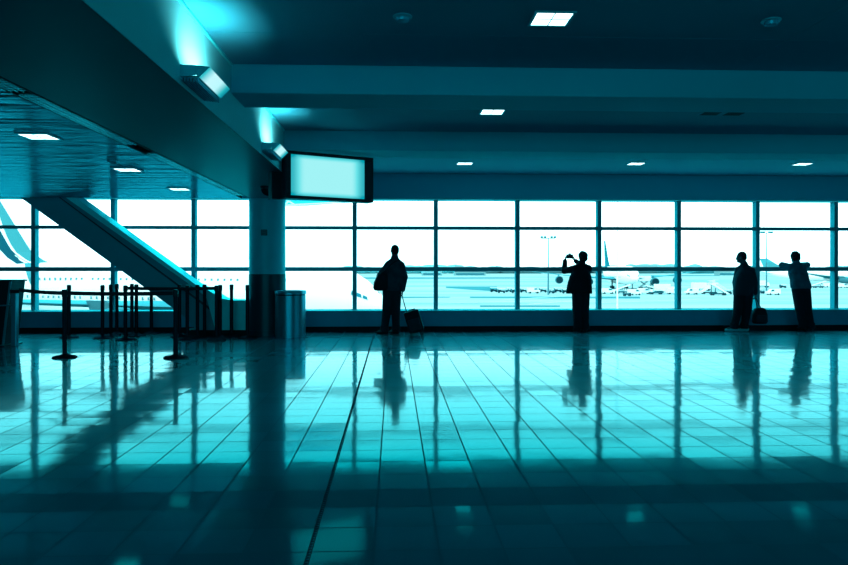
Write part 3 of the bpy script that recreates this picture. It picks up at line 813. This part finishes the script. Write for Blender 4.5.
# 2 : photographer
zc2 = 14.62; base = on_h(580, 268+F*HC/zc2)
r2 = empty('person', (base.x, base.y, 0), -YAW, label='person in a dark jacket seen from behind, raising a camera to the window', cat='person')
J2 = dict(head=V(.065,.04,1.555), head_yaw=0.15, neck=V(.035,0,1.41), chest=V(.02,0,1.22), pelvis=V(.01,0,.88),
    sL=V(-.125,.0,1.325), sR=V(.175,.0,1.33), eL=V(-.29,.16,1.27), wL=V(-.255,.28,1.49), eR=V(.225,.17,1.27), wR=V(-.04,.30,1.49),
    hdL=(V(.25,.35,1), V(-1,0,.3), -1, .7), hdR=(V(-.4,.2,.9), V(1,0,.2), 1, .8),
    hL=V(-.06,0,.87), hR=V(.10,0,.87), kL=V(-.06,.02,.47), kR=V(.10,.02,.47), aL=V(-.055,0,.10), aR=V(.11,0,.10), tL=V(-.25,1,0), tR=V(.25,1,0))
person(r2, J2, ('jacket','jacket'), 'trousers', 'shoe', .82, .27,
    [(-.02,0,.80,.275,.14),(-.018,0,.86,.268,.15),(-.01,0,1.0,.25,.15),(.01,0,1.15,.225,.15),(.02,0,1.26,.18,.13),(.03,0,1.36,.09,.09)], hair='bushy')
cm = empty('camera', r2.matrix_basis @ V(-.145,.335,1.575), -YAW, label='black camera held up by the person in the dark jacket', cat='camera')
b = MB(); b.box((-.07,-.03,-.045),(.07,.03,.045)); b.box((-.022,-.03,.04),(.022,.025,.068)); b.build('camera_body', M['black'], cm, bevel=0.008)
b = MB(); b.tube((0,.02,0),(0,.11,0),.034,.036,n=24); b.build('camera_lens', M['blackmetal'], cm, smooth=True)
b = MB(); pv = None
for i in range(8):
    t = i/7; p = V(.07+.02*math.sin(t*PI), -.02, .01-.16*math.sin(t*PI)+0*t) if False else V(.075+.05*t, -.02-.03*t, .0-.10*math.sin(t*PI*.9))
    if pv is not None: b.capsule(pv, p, .004, .004, n=6, m=2)
    pv = p
b.build('camera_strap', M['black'], cm)

# 3 : man looking left with pale shoes
zc3 = 14.78; base = on_h(744, 268+F*HC/zc3)
r3 = empty('person', (base.x, base.y, 0), -YAW, label='person in pale shoes looking left, bag hanging from the right hand', cat='person')
J3 = dict(head=V(-.06,.0,1.552), head_yaw=1.15, head_tilt=-0.12, neck=V(.0,0,1.395), chest=V(.03,0,1.20), pelvis=V(.0,0,.87),
    sL=V(-.075,.08,1.30), sR=V(.135,-.05,1.28), eL=V(-.125,.12,1.02), wL=V(-.10,.16,.82), eR=V(.20,-.05,1.02), wR=V(.235,.0,.79),
    hdL=(V(.1,.1,-1), V(-1,0,0), 1, .6), hdR=(V(.0,.05,-1), V(1,0,0), -1, 1.1),
    hL=V(-.08,.04,.86), hR=V(.075,-.02,.86), kL=V(-.12,.02,.48), kR=V(.055,-.02,.47), aL=V(-.20,0,.10), aR=V(.02,.03,.10), tL=V(-1,.15,0), tR=V(-1,.3,0))
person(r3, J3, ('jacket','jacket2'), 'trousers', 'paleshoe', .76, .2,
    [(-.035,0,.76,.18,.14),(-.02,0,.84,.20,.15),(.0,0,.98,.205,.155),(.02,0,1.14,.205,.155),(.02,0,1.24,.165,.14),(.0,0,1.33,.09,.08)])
hb = empty('backpack', r3.matrix_basis @ V(.33,.0,0), -YAW, label='dark backpack dangling beside the right leg of the person in pale shoes', cat='bag')
b = MB(); b.loft([(0,0,.16,.13,.08),(0,0,.20,.155,.10),(0,0,.36,.15,.10),(0,0,.46,.12,.08),(0,0,.50,.07,.05)], n=24, pw=3); b.build('bag_body', M['bag'], hb, remesh=0.01)
b = MB(); b.loft([(0,-.10,.20,.10,.03),(0,-.105,.28,.11,.035),(0,-.10,.35,.09,.03)], n=20, pw=3); b.build('pocket', M['jacket2'], hb, remesh=0.008)
for sx in (-.05,.03):
    b = MB(); b.capsule((sx,0,.48),(sx*0.2-.085,0,.70),.009); b.build('strap', M['bag'], hb, smooth=True)

# 4 : man leaning on the window rail
zc4 = 14.86; base = on_h(802, 268+F*HC/zc4)
r4 = empty('person', (base.x, base.y, 0), -YAW, label='person in a loose grey shirt leaning with both arms folded up on the window rail', cat='person')
J4 = dict(head=V(-.095,.10,1.555), head_yaw=-0.05, head_tilt=-0.1, neck=V(-.09,.06,1.425), chest=V(-.065,.05,1.21), pelvis=V(-.02,0,.88),
    sL=V(-.215,.06,1.355), sR=V(.055,.06,1.355), eL=V(-.335,.17,1.395), wL=V(-.18,.33,1.40), eR=V(.20,.17,1.395), wR=V(.03,.33,1.40),
    hdL=(V(1,.1,.05), V(0,.3,1), 1, .3), hdR=(V(-1,.1,.05), V(0,.3,1), -1, .3),
    hL=V(-.10,0,.87), hR=V(.065,0,.87), kL=V(-.04,.02,.48), kR=V(.11,.0,.48), aL=V(.03,.03,.10), aR=V(.17,-.02,.10), tL=V(-.15,1,0), tR=V(.5,.9,0))
person(r4, J4, ('shirt','shirt'), 'trousers', 'shoe', .9, .2,
    [(-.02,0,.90,.205,.14),(-.025,0,.96,.21,.14),(-.04,.02,1.08,.19,.14),(-.06,.05,1.22,.20,.14),(-.07,.06,1.32,.17,.12),(-.085,.06,1.40,.09,.08)], hair='bushy')

# ------------------------------------------------------------------ outside
GZ = HC-9.7
EYE = 9.7
b = MB(); b.box((-3000,YW+1.5,GZ-1),(3000,6000,GZ)); struct(b.build('floor', M['apron']))
bpy.data.objects['floor'].name = 'floor'
def ground(px, py): return at_z(px, py, F*EYE/(py-HOR))
# darker strips and painted lines lying on the apron
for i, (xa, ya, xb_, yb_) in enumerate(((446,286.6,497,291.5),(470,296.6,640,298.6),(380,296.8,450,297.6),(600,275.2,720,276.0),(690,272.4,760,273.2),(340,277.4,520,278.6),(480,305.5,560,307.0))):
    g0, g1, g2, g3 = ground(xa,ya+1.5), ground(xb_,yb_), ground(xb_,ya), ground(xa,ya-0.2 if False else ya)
    b = MB(); b.prism([V(p.x,p.y,GZ+0.0) for p in (g0,g1,g2,g3)], (0,0,0.03)); struct(b.build('trim_%d' % (20+i), M['apronstrip']))
for i, (xa, ya, xb_, yb_) in enumerate(((528,304.5,595,299.5),(440,303.5,560,300.5),(600,303,700,299.5),(686,273.8,735,274.2),(500,300.4,566,296.0))):
    g0, g1 = ground(xa,ya), ground(xb_,yb_); d = (g1-g0).normalized(); n = V(-d.y,d.x,0)*0.35
    b = MB(); b.prism([V(p.x,p.y,GZ+0.04) for p in (g0-n,g1-n,g1+n,g0+n)], (0,0,0.03)); struct(b.build('trim_%d' % (30+i), M['paint']))

def airliner(loc, heading, label, L=72.0, fr=4.2, span=79.0, engines=4, fin_top=24.0, belly=2.2, livery=True, deck2=True, near=False, finmat='white'):
    """nose at local origin pointing +X, aircraft body extends to -X"""
    t = empty('airliner', (loc.x, loc.y, GZ), heading, label=label, cat='airplane')
    cz = belly+fr
    # fuselage loft along x
    prof = [(0,.03,-.35),(.006,.20,-.33),(.018,.38,-.27),(.04,.60,-.17),(.07,.80,-.07),(.11,.95,-.01),(.16,1,0),(.62,1,0),(.72,.95,.05),(.82,.74,.22),(.91,.46,.42),(.97,.24,.55),(1,.08,.62)]
    rr = []
    for f, s, o in prof:
        rr.append([(-f*L, s*fr*math.cos(2*PI*k/32)*.88, cz+o*fr+s*fr*math.sin(2*PI*k/32)) for k in range(32)])
    b = MB(); b.rings(rr); fus = b.build('fuselage', M['white'], t, smooth=True)
    # window rows : single windows where the photograph resolves them
    rows = (0.42, -0.18) if deck2 else (0.42,)
    rest = MB(); single = None; cnt = 0; n = int(L*0.62/1.0)
    for hz in rows:
        yy = fr*.88*math.sqrt(1-hz*hz)+0.01
        for k in range(n):
            x = -L*0.17-k*L*0.6/n
            if k % 13 == 6: continue
            for s in (-1, 1):
                if near and s == -1 and cnt < 100:
                    cnt += 1
                    if single is None:
                        b = MB(); b.box((-.14,-.03,-.2),(.14,.03,.2)); single = b.build('passenger_window', M['planewin'], fus); w_ = single
                    else:
                        w_ = single.copy(); COL.objects.link(w_)
                    w_.location = (x, s*yy, cz+hz*fr)
                else: rest.box((x-.14,s*yy-.03,cz+hz*fr-.20),(x+.14,s*yy+.03,cz+hz*fr+.20))
    tag(rest.build('passenger_windows', M['planewin'], fus), kind='stuff')
    def rad(f):
        for (fa,sa,oa),(fb,sb,ob) in zip(prof, prof[1:]):
            if fa <= f <= fb:
                u = (f-fa)/(fb-fa); return sa+(sb-sa)*u, oa+(ob-oa)*u
    for s in (-1,1):
        for k in range(3):
            b = MB(); f0 = .026+.009*k; f1 = f0+.0075
            pts = []
            for f, a in ((f0,.22),(f1,.22),(f1,.40),(f0+.002,.40)):
                sr, oo = rad(f); pts.append((-f*L, s*(sr*fr*math.cos(a)*.88+.03), cz+oo*fr+sr*fr*math.sin(a)+.02))
            b.prism(pts, (0,s*.05,.03)); b.build('cockpit_window', M['cockpit'], fus)
    if near:
        for s in (-1,1):
            b = MB(); rr = []
            for i in range(15):
                q = i/14; a = math.radians(82-88*q); row = []
                for f in (.772-.04*q, .818-.075*q):
                    sr, oo = rad(f); row.append(V(-f*L, s*(sr*fr*math.cos(a)*.88), cz+oo*fr+sr*fr*math.sin(a)))
                out = V(0, s*math.cos(a), math.sin(a))*.05
                rr.append([row[0]-out, row[0]+out, row[1]+out, row[1]-out])
            b.rings(rr); b.build('livery_band', M['teal'], fus)
    # wings
    hs = span/2
    for s in (-1,1):
        b = MB(); rr = []
        for u, xf, ch, dz, th in ((0.06,-.30,.235,0,1.6),(.25,-.385,.15,.55,1.1),(.6,-.50,.085,1.6,.5),(1,-.64,.035,3.4,.16)):
            y = s*hs*u; x0 = xf*L; c = ch*L; z = belly+fr*.55+dz
            rr.append([(x0,y,z),(x0-c*.3,y,z+th*.55),(x0-c*.7,y,z+th*.3),(x0-c,y,z),(x0-c*.6,y,z-th*.3),(x0-c*.2,y,z-th*.35)])
        b.rings(rr); w = b.build('wing', M['wing'], t, smooth=True)
        if livery:
            b = MB(); y = s*hs; b.prism([(-.64*L,y,belly+fr*.55+2.6),(-.655*L,y,belly+fr*.55+4.6),(-.675*L,y,belly+fr*.55+4.6),(-.675*L,y,belly+fr*.55+2.4)], (0,s*.2,0)); b.build('wingtip_fence', M['teal'], w)
        for u, xo in ((.38,-.40),(.70,-.52))[:engines//2]:
            y = s*hs*u; x0 = xo*L+3.2; z = belly+fr*.55+u*2.2-2.0; er = 1.75 if fr > 3.5 else 1.6
            b = MB(); R_ = []
            for dx, r in ((0,1.0),(-.3,1.06),(-2,1.08),(-4,.85),(-5.6,.5)): R_.append([(x0+dx,y+er*r*math.cos(2*PI*k/24),z+er*r*math.sin(2*PI*k/24)) for k in range(24)])
            b.rings(R_); b.build('engine', M['wing'], w, smooth=True)
            b2 = MB(); b2.tube((x0+.03,y,z),(x0+.1,y,z),er*.88,n=24); b2.build('engine_intake', M['darkgse'], w)
            b = MB(); b.prism([(x0-1,y-.2,z+er*.8),(x0-5,y-.2,z+er*.4),(x0-6,y-.2,z+2.6),(x0-3,y-.2,z+2.6)], (0,.4,0)); b.build('pylon', M['wing'], w)
        b = MB(); rr = []
        for u, xf, ch, th in ((0.02,-.885,.10,.7),(1,-.965,.035,.15)):
            y = s*u*span*.19; x0 = xf*L; c = ch*L; z = cz+fr*.45+u*1.2
            rr.append([(x0,y,z),(x0-c*.4,y,z+th*.5),(x0-c,y,z),(x0-c*.4,y,z-th*.5)])
        b.rings(rr); b.build('stabilizer', M['white'], t, smooth=True)
    # fin
    z0 = cz+fr*.78; z1 = fin_top
    def fx(u, v): # u 0..1 leading->trailing ; v height
        xa = -L*(.775+.165*v**1.0+ (.05*(v-.15)**2 if v<.15 else 0)); xc = -L*(.955+.045*v)
        if v < .2: xa += L*.06*((.2-v)/.2)**2
        return V(xa+(xc-xa)*u, 0, z0+(z1-z0)*v)
    b = MB(); rr = []
    for i in range(9):
        v = i/8; th = .55*(1-.6*v)
        rr.append([fx(0,v)+V(0,0,0), fx(.3,v)+V(0,th,0), fx(1,v), fx(.3,v)-V(0,th,0)])
    b.rings(rr); fin = b.build('tail_fin', M[finmat], t, smooth=True)
    if livery:
        def band(name, m, fn, v0, v1, n=12):
            for s in (-1,1):
                b = MB(); rr = []
                for i in range(n+1):
                    v = v0+(v1-v0)*i/n; u0, u1 = fn(v)
                    def yy(u): th = .55*(1-.6*max(v,0)); return th*(u/.3 if u < .3 else (1-u)/.7)+.04
                    p, q = fx(u0,v), fx(u1,v)
                    mi = fx((u0+u1)/2,v)
                    rr.append([V(p.x,s*(yy(u0)-.03),p.z), V(p.x,s*yy(u0),p.z), V(mi.x,s*yy((u0+u1)/2),mi.z), V(q.x,s*yy(u1),q.z), V(q.x,s*(yy(u1)-.03),q.z)])
                b.rings(rr); b.build(name, m, fin)
        band('livery_band', M['teal'], lambda v: (.015, .19+.08*math.sin(v*5)), 0.0, 1.0)
        band('livery_band', M['tealdark'], lambda v: (.24+.34*v-.12*v*v, .42+.52*v), 0.03, 1.0)
    # gear
    for x in (-.07*L,):
        b = MB(); b.tube((x,0,0.5),(x,0,cz-fr*.7),.18); b.tube((x,-.5,.55),(x,.5,.55),.55,n=20); b.build('nose_gear', M['darkgse'], t)
    for s in (-1,1):
        b = MB(); b.tube((-.46*L,s*3.2,.6),(-.46*L,s*3.2,cz-fr*.5),.3); b.tube((-.44*L,s*2.5,.65),(-.44*L,s*3.9,.65),.65,n=20); b.tube((-.48*L,s*2.5,.65),(-.48*L,s*3.9,.65),.65,n=20)
        b.build('main_gear', M['darkgse'], t)
    return t

# big double-decker parked close on the left, nose to the right
n0 = at_z(388, 268, 85); tl = at_z(-32, 268, 110)
airliner(n0, math.atan2(n0.y-tl.y, n0.x-tl.x), 'huge white double-deck airliner filling the left windows, nose beside the coated person', near=True)
# second one far away, seen almost nose-on
n1 = at_z(635, 268, 300); t1 = at_z(604.5, 268, 370)
airliner(n1, math.atan2(n1.y-t1.y, n1.x-t1.x), 'distant four-engine airliner seen nearly head-on, its tall dark tail left of the thin pole', finmat='tealdark', livery=False)
# third at right, side view
n2 = at_z(905, 268, 395); t2 = at_z(771, 268, 430)
airliner(n2, math.atan2(n2.y-t2.y, n2.x-t2.x), 'distant white twin-engine airliner side-on behind the leaning person', L=74, fr=3.0, span=62, engines=2, fin_top=15.5, belly=2.0, livery=False, deck2=False, finmat='teal')

# --- ground vehicles
def wheels(t, xs, w, r=.38, z=None):
    for x in xs:
        for s in (-1,1):
            b = MB(); b.tube((x,s*w-.1,r),(x,s*w+.1,r),r,n=16); b.build('wheel', M['darkgse'], t, smooth=True)
def cart(label):
    t = empty('baggage_cart', label=label, cat='baggage cart', group='baggage carts on the apron')
    b = MB(); b.box((-1.5,-.75,.45),(1.5,.75,.62)); b.build('deck', M['darkgse'], t)
    b = MB(); b.box((-1.5,-.78,1.75),(1.5,.78,1.88)); b.build('roof', M['offwhite'], t)
    b = MB()
    for x in (-1.45,1.41):
        for y in (-.75,.71): b.box((x,y,.62),(x+.04,y+.04,1.75))
    b.box((-1.47,-.7,.62),(-1.42,.7,1.75)); b.build('cart_frame', M['midteal'], t)
    b = MB(); b.box((-1.3,-.55,.62),(-.2,.5,1.25)); b.box((-.1,-.6,.62),(1.2,.55,1.05)); b.build('luggage_load', M['darkgse'], t)
    b = MB(); b.tube((1.5,0,.5),(2.3,0,.4),.05); b.build('tow_bar', M['darkgse'], t)
    wheels(t, (-1.0,1.0), .65, .28); return t
def van(label, L=4.8):
    t = empty('van', label=label, cat='van', group='white service vans on the apron')
    b = MB(); b.prism([(-L/2,-.95,.45),(L/2,-.95,.45),(L/2,-.95,1.15),(L/2-.9,-.95,1.3),(L/2-1.5,-.95,2.15),(-L/2,-.95,2.2)], (0,1.9,0)); b.build('van_body', M['offwhite'], t, bevel=.08)
    b = MB(); b.prism([(L/2-1.55,-.97,1.35),(L/2-1.0,-.97,1.35),(L/2-1.5,-.97,2.0),(L/2-2.4,-.97,2.0),(L/2-2.4,-.97,1.35)], (0,1.94,0)); b.build('side_window', M['cockpit'], t)
    wheels(t, (-L/2+.9,L/2-1.0), .86, .36); return t
def tug(label):
    t = empty('baggage_tug', label=label, cat='baggage tractor', group='tugs on the apron')
    b = MB(); b.box((-1.3,-.7,.4),(1.3,.7,.95)); b.box((.5,-.6,.95),(1.25,.6,1.15)); b.build('chassis', M['midteal'], t, bevel=.05)
    b = MB()
    for x in (-.5,.35):
        for y in (-.6,.55): b.box((x,y,.95),(x+.06,y+.06,1.8))
    b.box((-.6,-.65,1.8),(.5,.65,1.9)); b.build('cab', M['offwhite'], t)
    b = MB(); b.box((-.5,-.3,.95),(-.1,.3,1.4)); b.build('driver_seat', M['darkgse'], t)
    wheels(t, (-.85,.85), .65, .36); return t
def box_truck(label, lift=0.0):
    t = empty('box_truck', label=label, cat='truck', group='box trucks on the apron')
    b = MB(); b.box((-3.6,-1.1,.6),(3.8,1.1,.95)); b.build('chassis', M['darkgse'], t)
    b = MB(); b.prism([(2.1,-1.15,.8),(3.9,-1.15,.8),(3.9,-1.15,1.6),(3.5,-1.15,2.5),(2.1,-1.15,2.6)], (0,2.3,0)); b.build('cab', M['offwhite'], t, bevel=.08)
    b = MB(); b.box((-3.8,-1.25,1.0+lift),(1.95,1.25,3.5+lift)); b.build('cargo_box', M['offwhite'], t, bevel=.05)
    if lift:
        b = MB()
        for s in (-1,1):
            b.tube((-2.6,s*.8,1.0),(.8,s*.8,1.0+lift),.12); b.tube((.8,s*.85,1.0),(-2.6,s*.85,1.0+lift),.12)
        b.build('scissor_lift', M['midteal'], t)
    wheels(t, (-2.4,2.9), 1.0, .48); return t
def loader(label):
    t = empty('belt_loader', label=label, cat='belt loader', group='belt loaders on the apron')
    b = MB(); b.box((-2.5,-.9,.4),(2.5,.9,.95)); b.build('chassis', M['midteal'], t)
    b = MB(); b.prism([(-3.8,-.45,.9),(-3.8,-.45,1.15),(3.9,-.45,3.5),(3.9,-.45,3.2)], (0,.9,0)); b.build('conveyor', M['offwhite'], t)
    b = MB(); b.box((1.5,.3,.95),(2.3,.9,1.9)); b.build('cab', M['offwhite'], t)
    b = MB(); b.tube((1.2,0,.9),(1.9,0,2.6),.12); b.build('lift_strut', M['darkgse'], t)
    wheels(t, (-1.6,1.6), .85, .38); return t
def stairs(label):
    t = empty('passenger_stairs', label=label, cat='mobile stairs', group='mobile stairs on the apron')
    b = MB(); pts = [(-3.5,-.9,.5)]
    for k in range(12): pts += [(-3.5+k*.5,-.9,.7+k*.32),(-3.0+k*.5,-.9,.7+k*.32)]
    pts += [(3.6,-.9,4.2),(3.6,-.9,3.9),(2.6,-.9,3.6),(-2.6,-.9,.5)]
    b.prism(pts, (0,1.8,0)); b.build('steps', M['offwhite'], t)
    b = MB()
    for s in (-.95,.9): b.prism([(-3.4,s,1.6),(-3.4,s,1.7),(2.4,s,5.3),(3.6,s,5.3),(3.6,s,5.2),(2.5,s,5.2)], (0,.05,0))
    b.build('handrail', M['offwhite'], t)
    b = MB(); b.box((-2.6,-.8,.4),(3.2,.8,.8)); b.tube((2.8,0,.8),(2.8,0,3.8),.15); b.build('chassis', M['darkgse'], t)
    wheels(t, (-1.8,2.4), .8, .38); return t
protos = {}
mk = {'cart': cart, 'van': van, 'tug': tug, 'truck': box_truck, 'loader': loader, 'stairs': stairs, 'lift': lambda l: box_truck(l, 2.6)}
def place(kind, px, py, rz, label):
    g = ground(px, py)
    if kind not in protos:
        o = mk[kind](label); protos[kind] = o
        o.location = (g.x, g.y, GZ); o.rotation_euler = (0,0,rz)
    else: o = dup(protos[kind], (g.x, g.y, GZ), rz, label)
    if kind == 'lift': o['group'] = 'raised catering trucks on the apron'
    return o
place('cart', 494, 292.2, .1, 'leftmost baggage cart of the row on the apron left of the photographer')
place('cart', 501.5, 293.1, 0, 'second baggage cart from the left end of the apron row')
place('tug', 508.8, 292.2, 0, 'open tug just left of the mullion beside the photographer, behind the first carts')
place('cart', 515.3, 293.1, .05, 'baggage cart right behind the tug, next to the mullion left of the photographer')
place('cart', 524, 292.6, 0, 'first baggage cart right of the mullion left of the photographer')
place('van', 533.5, 293.3, .1, 'white van among the carts left of the photographer')
place('cart', 543, 292.4, 0, 'baggage cart between the white van and the far engine')
place('tug', 551, 293.4, .1, 'tug below the dark round far engine left of the photographer')
place('cart', 558, 292.5, 0, 'baggage cart directly at the photographer\'s left elbow side, nearest to his jacket')
place('cart', 566, 293.4, 0, 'baggage cart half hidden by the photographer\'s jacket')
place('van', 608, 293.8, 0, 'white van just left of the thin pole')
place('loader', 621, 293.6, .2, 'belt loader right of the thin pole under the far airliner nose')
place('tug', 627, 296, 0, 'tug under the far airliner between the pole and the raised truck')
place('van', 634.5, 295.2, .3, 'white van behind the tug right of the thin pole')
place('van', 644.5, 294.0, 0, 'white van standing nearest below the raised catering truck')
place('lift', 646, 288.8, 0, 'catering truck with white box raised on a scissor lift beside the far airliner')
place('loader', 656, 294.4, PI, 'belt loader leaning beneath the far engine right of the catering truck')
place('truck', 664.5, 293.2, .1, 'white box truck right of the raised catering truck')
place('van', 673, 294.2, 0, 'white van immediately left of the mullion right of the pole')
place('van', 691.5, 294.4, PI, 'rounded white van immediately right of the same mullion')
place('truck', 701, 290.8, 0, 'box truck standing behind the mobile stairs left of the person in pale shoes')
place('stairs', 708, 294.0, 0, 'left mobile stairs in the window left of the person in pale shoes')
place('stairs', 719, 295.4, PI, 'right mobile stairs in the window left of the person in pale shoes')
place('cart', 727.5, 294.2, 0, 'baggage cart just left of the person in pale shoes')
place('tug', 760.5, 293.6, 0, 'tug right of the mullion beside the person in pale shoes')
place('van', 773, 295.0, PI, 'white van below the light mast near the leaning person')
place('truck', 761, 287.5, 0, 'far box truck near the tail of the right airliner')
place('loader', 818, 288.0, 0, 'belt loader in front of the white airliner right of the leaning person')
place('van', 829, 287.4, 0, 'white van behind the belt loader at the right airliner')
place('tug', 808, 288.6, 0, 'tug immediately right of the leaning person at the right airliner')
place('van', 843, 288, 0, 'white van at the right edge beyond the last mullion')
place('cart', 783, 288, 0, 'baggage cart left of the leaning person, under the right airliner')
place('tug', 66, 302.5, 0, 'tug under the big airliner wing at the far left')
place('cart', 76, 303.0, 0, 'baggage cart under the big airliner wing at the far left')

# --- masts and pole
def mast(px, top, zc, label):
    p = at_z(px, 268, zc); h = (HOR-top)/F*zc+EYE
    t = empty('light_mast', (p.x, p.y, GZ), label=label, cat='light mast')
    b = MB(); b.tube((0,0,0),(0,0,h),.32,.16,n=12); b.build('mast_pole', M['grey'], t, smooth=True)
    b = MB(); b.tube((-2.6,0,h-.3),(2.6,0,h-.3),.12,n=8); b.build('crossbar', M['grey'], t)
    for x in (-2.4,-1.2,1.2,2.4):
        b = MB(); b.box((x-.4,-.5,h-.2),(x+.4,.3,h+.5)); b.build('floodlight', M['grey'], t)
mast(548.3, 237.5, 255, 'tall floodlight mast above the photographer\'s raised hand')
mast(766.5, 232.5, 300, 'tall floodlight mast between the pale-shoed and the leaning person')
p = at_z(617.3, 268, 42); t = empty('lamp_post', (p.x, p.y, GZ), label='thin pale post close outside, right of the photographer', cat='post')
b = MB(); b.tube((0,0,0),(0,0,17.0),.05,.04,n=12); b.build('pole', M['offwhite'], t, smooth=True)
b = MB(); b.box((-.2,-.2,0),(.2,.2,.1)); b.build('foot_plate', M['grey'], t)
# pale tapered truss arm outside, under the screen
a0 = at_y(283,200,17.5)
t = empty('canopy_arm', a0, label='pale tapered truss arm outside, just below the hanging screen', cat='canopy')
def cp(px, py): return at_y(px, py, 17.5)-a0
b = MB(); b.prism([cp(283,196),cp(352,196),cp(352,201.2),cp(306,204.8),(cp(283,205.2))], (0,.25,0)); b.build('arm', M['esc_light'], t)
b = MB()
for q0, q1 in (((285,199.5),(296,205.5)),((285,205),(291,200)),((284,205.6),(350,202.2))): b.tube(cp(*q0)+V(0,-.05,0), cp(*q1)+V(0,-.05,0), .02)
b.build('truss_bar', M['offwhite'], t)
# distant tree line
b = MB(); x = -1400
while x < 1500:
    w = random.uniform(14, 34); h = random.uniform(9.5, 13.0)+(3.5 if 380 < x < 560 or 0 < x < 120 else 0)
    b.ell((x, 1250+random.uniform(-20,20), GZ+h*.5), (w, 12, h*.5+1.2), n=10, m=6); x += w*random.uniform(.7, 1.2)
tag(b.build('tree_line', M['tree'], smooth=True), 'low band of distant trees along the horizon beyond the apron', 'trees', kind='stuff')
# distant sheds
for px, w, h, lab in ((432,26,6,'small pale distant building left of the dark apron patch'),(470,40,5,'long low pale distant building above the dark apron patch'),(730,30,7,'distant pale building just left of the person in pale shoes')):
    p = at_z(px, 268, 900)
    t = empty('terminal_building', (p.x, p.y, GZ), label=lab, cat='building')
    b = MB(); b.box((-w/2,0,0),(w/2,12,h)); b.build('wall', M['shed'], t)
    b = MB(); b.box((-w/2-.5,-.5,h),(w/2+.5,12.5,h+.8)); b.build('roof', M['midteal'], t)
    b = MB(); b.box((-w/2+2,-.1,1),(w/2-2,0,3)); b.build('window_band', M['cockpit'], t)

# ------------------------------------------------------------------ sky
w = bpy.data.worlds.new('sky'); scene.world = w; w.use_nodes = True
nt = w.node_tree; nt.nodes.clear(); N = nt.nodes.new; L = nt.links.new
o = N('ShaderNodeOutputWorld'); bg = N('ShaderNodeBackground'); tc = N('ShaderNodeTexCoord')
mp = N('ShaderNodeMapping'); mp.inputs['Scale'].default_value = (1.0, 1.0, 5.0); L(tc.outputs['Generated'], mp.inputs[0])
n = N('ShaderNodeTexNoise'); n.inputs['Scale'].default_value = 2.2; n.inputs['Detail'].default_value = 5; L(mp.outputs[0], n.inputs[0])
cr = N('ShaderNodeValToRGB'); L(n.outputs['Fac'], cr.inputs[0])
cr.color_ramp.elements[0].position = .30; cr.color_ramp.elements[0].color = (0.27, 0.80, 0.86, 1)
cr.color_ramp.elements[1].position = .55; cr.color_ramp.elements[1].color = (0.62, 0.98, 1.0, 1)
L(cr.outputs[0], bg.inputs[0]); bg.inputs[1].default_value = 4.1
L(bg.outputs[0], o.inputs[0])

# ------------------------------------------------------------------ camera and view
cam = bpy.data.cameras.new('camera'); co = bpy.data.objects.new('camera_view', cam); COL.objects.link(co)
co.location = (0,0,HC); co.rotation_euler = (PI/2, 0, -YAW)
cam.sensor_width = 36; cam.lens = 36*F/848; cam.shift_y = -14.5/848; cam.clip_end = 8000; cam.clip_start = .05
scene.camera = co
vs = scene.view_settings
vs.view_transform = 'Standard'; vs.look = 'None'; vs.exposure = 0.0; vs.gamma = 1.0; vs.use_curve_mapping = False
scene.cycles.caustics_reflective = False; scene.cycles.caustics_refractive = False
scene.cycles.max_bounces = 10; scene.cycles.diffuse_bounces = 6; scene.cycles.transparent_max_bounces = 12
scene.cycles.sample_clamp_indirect = 4.0
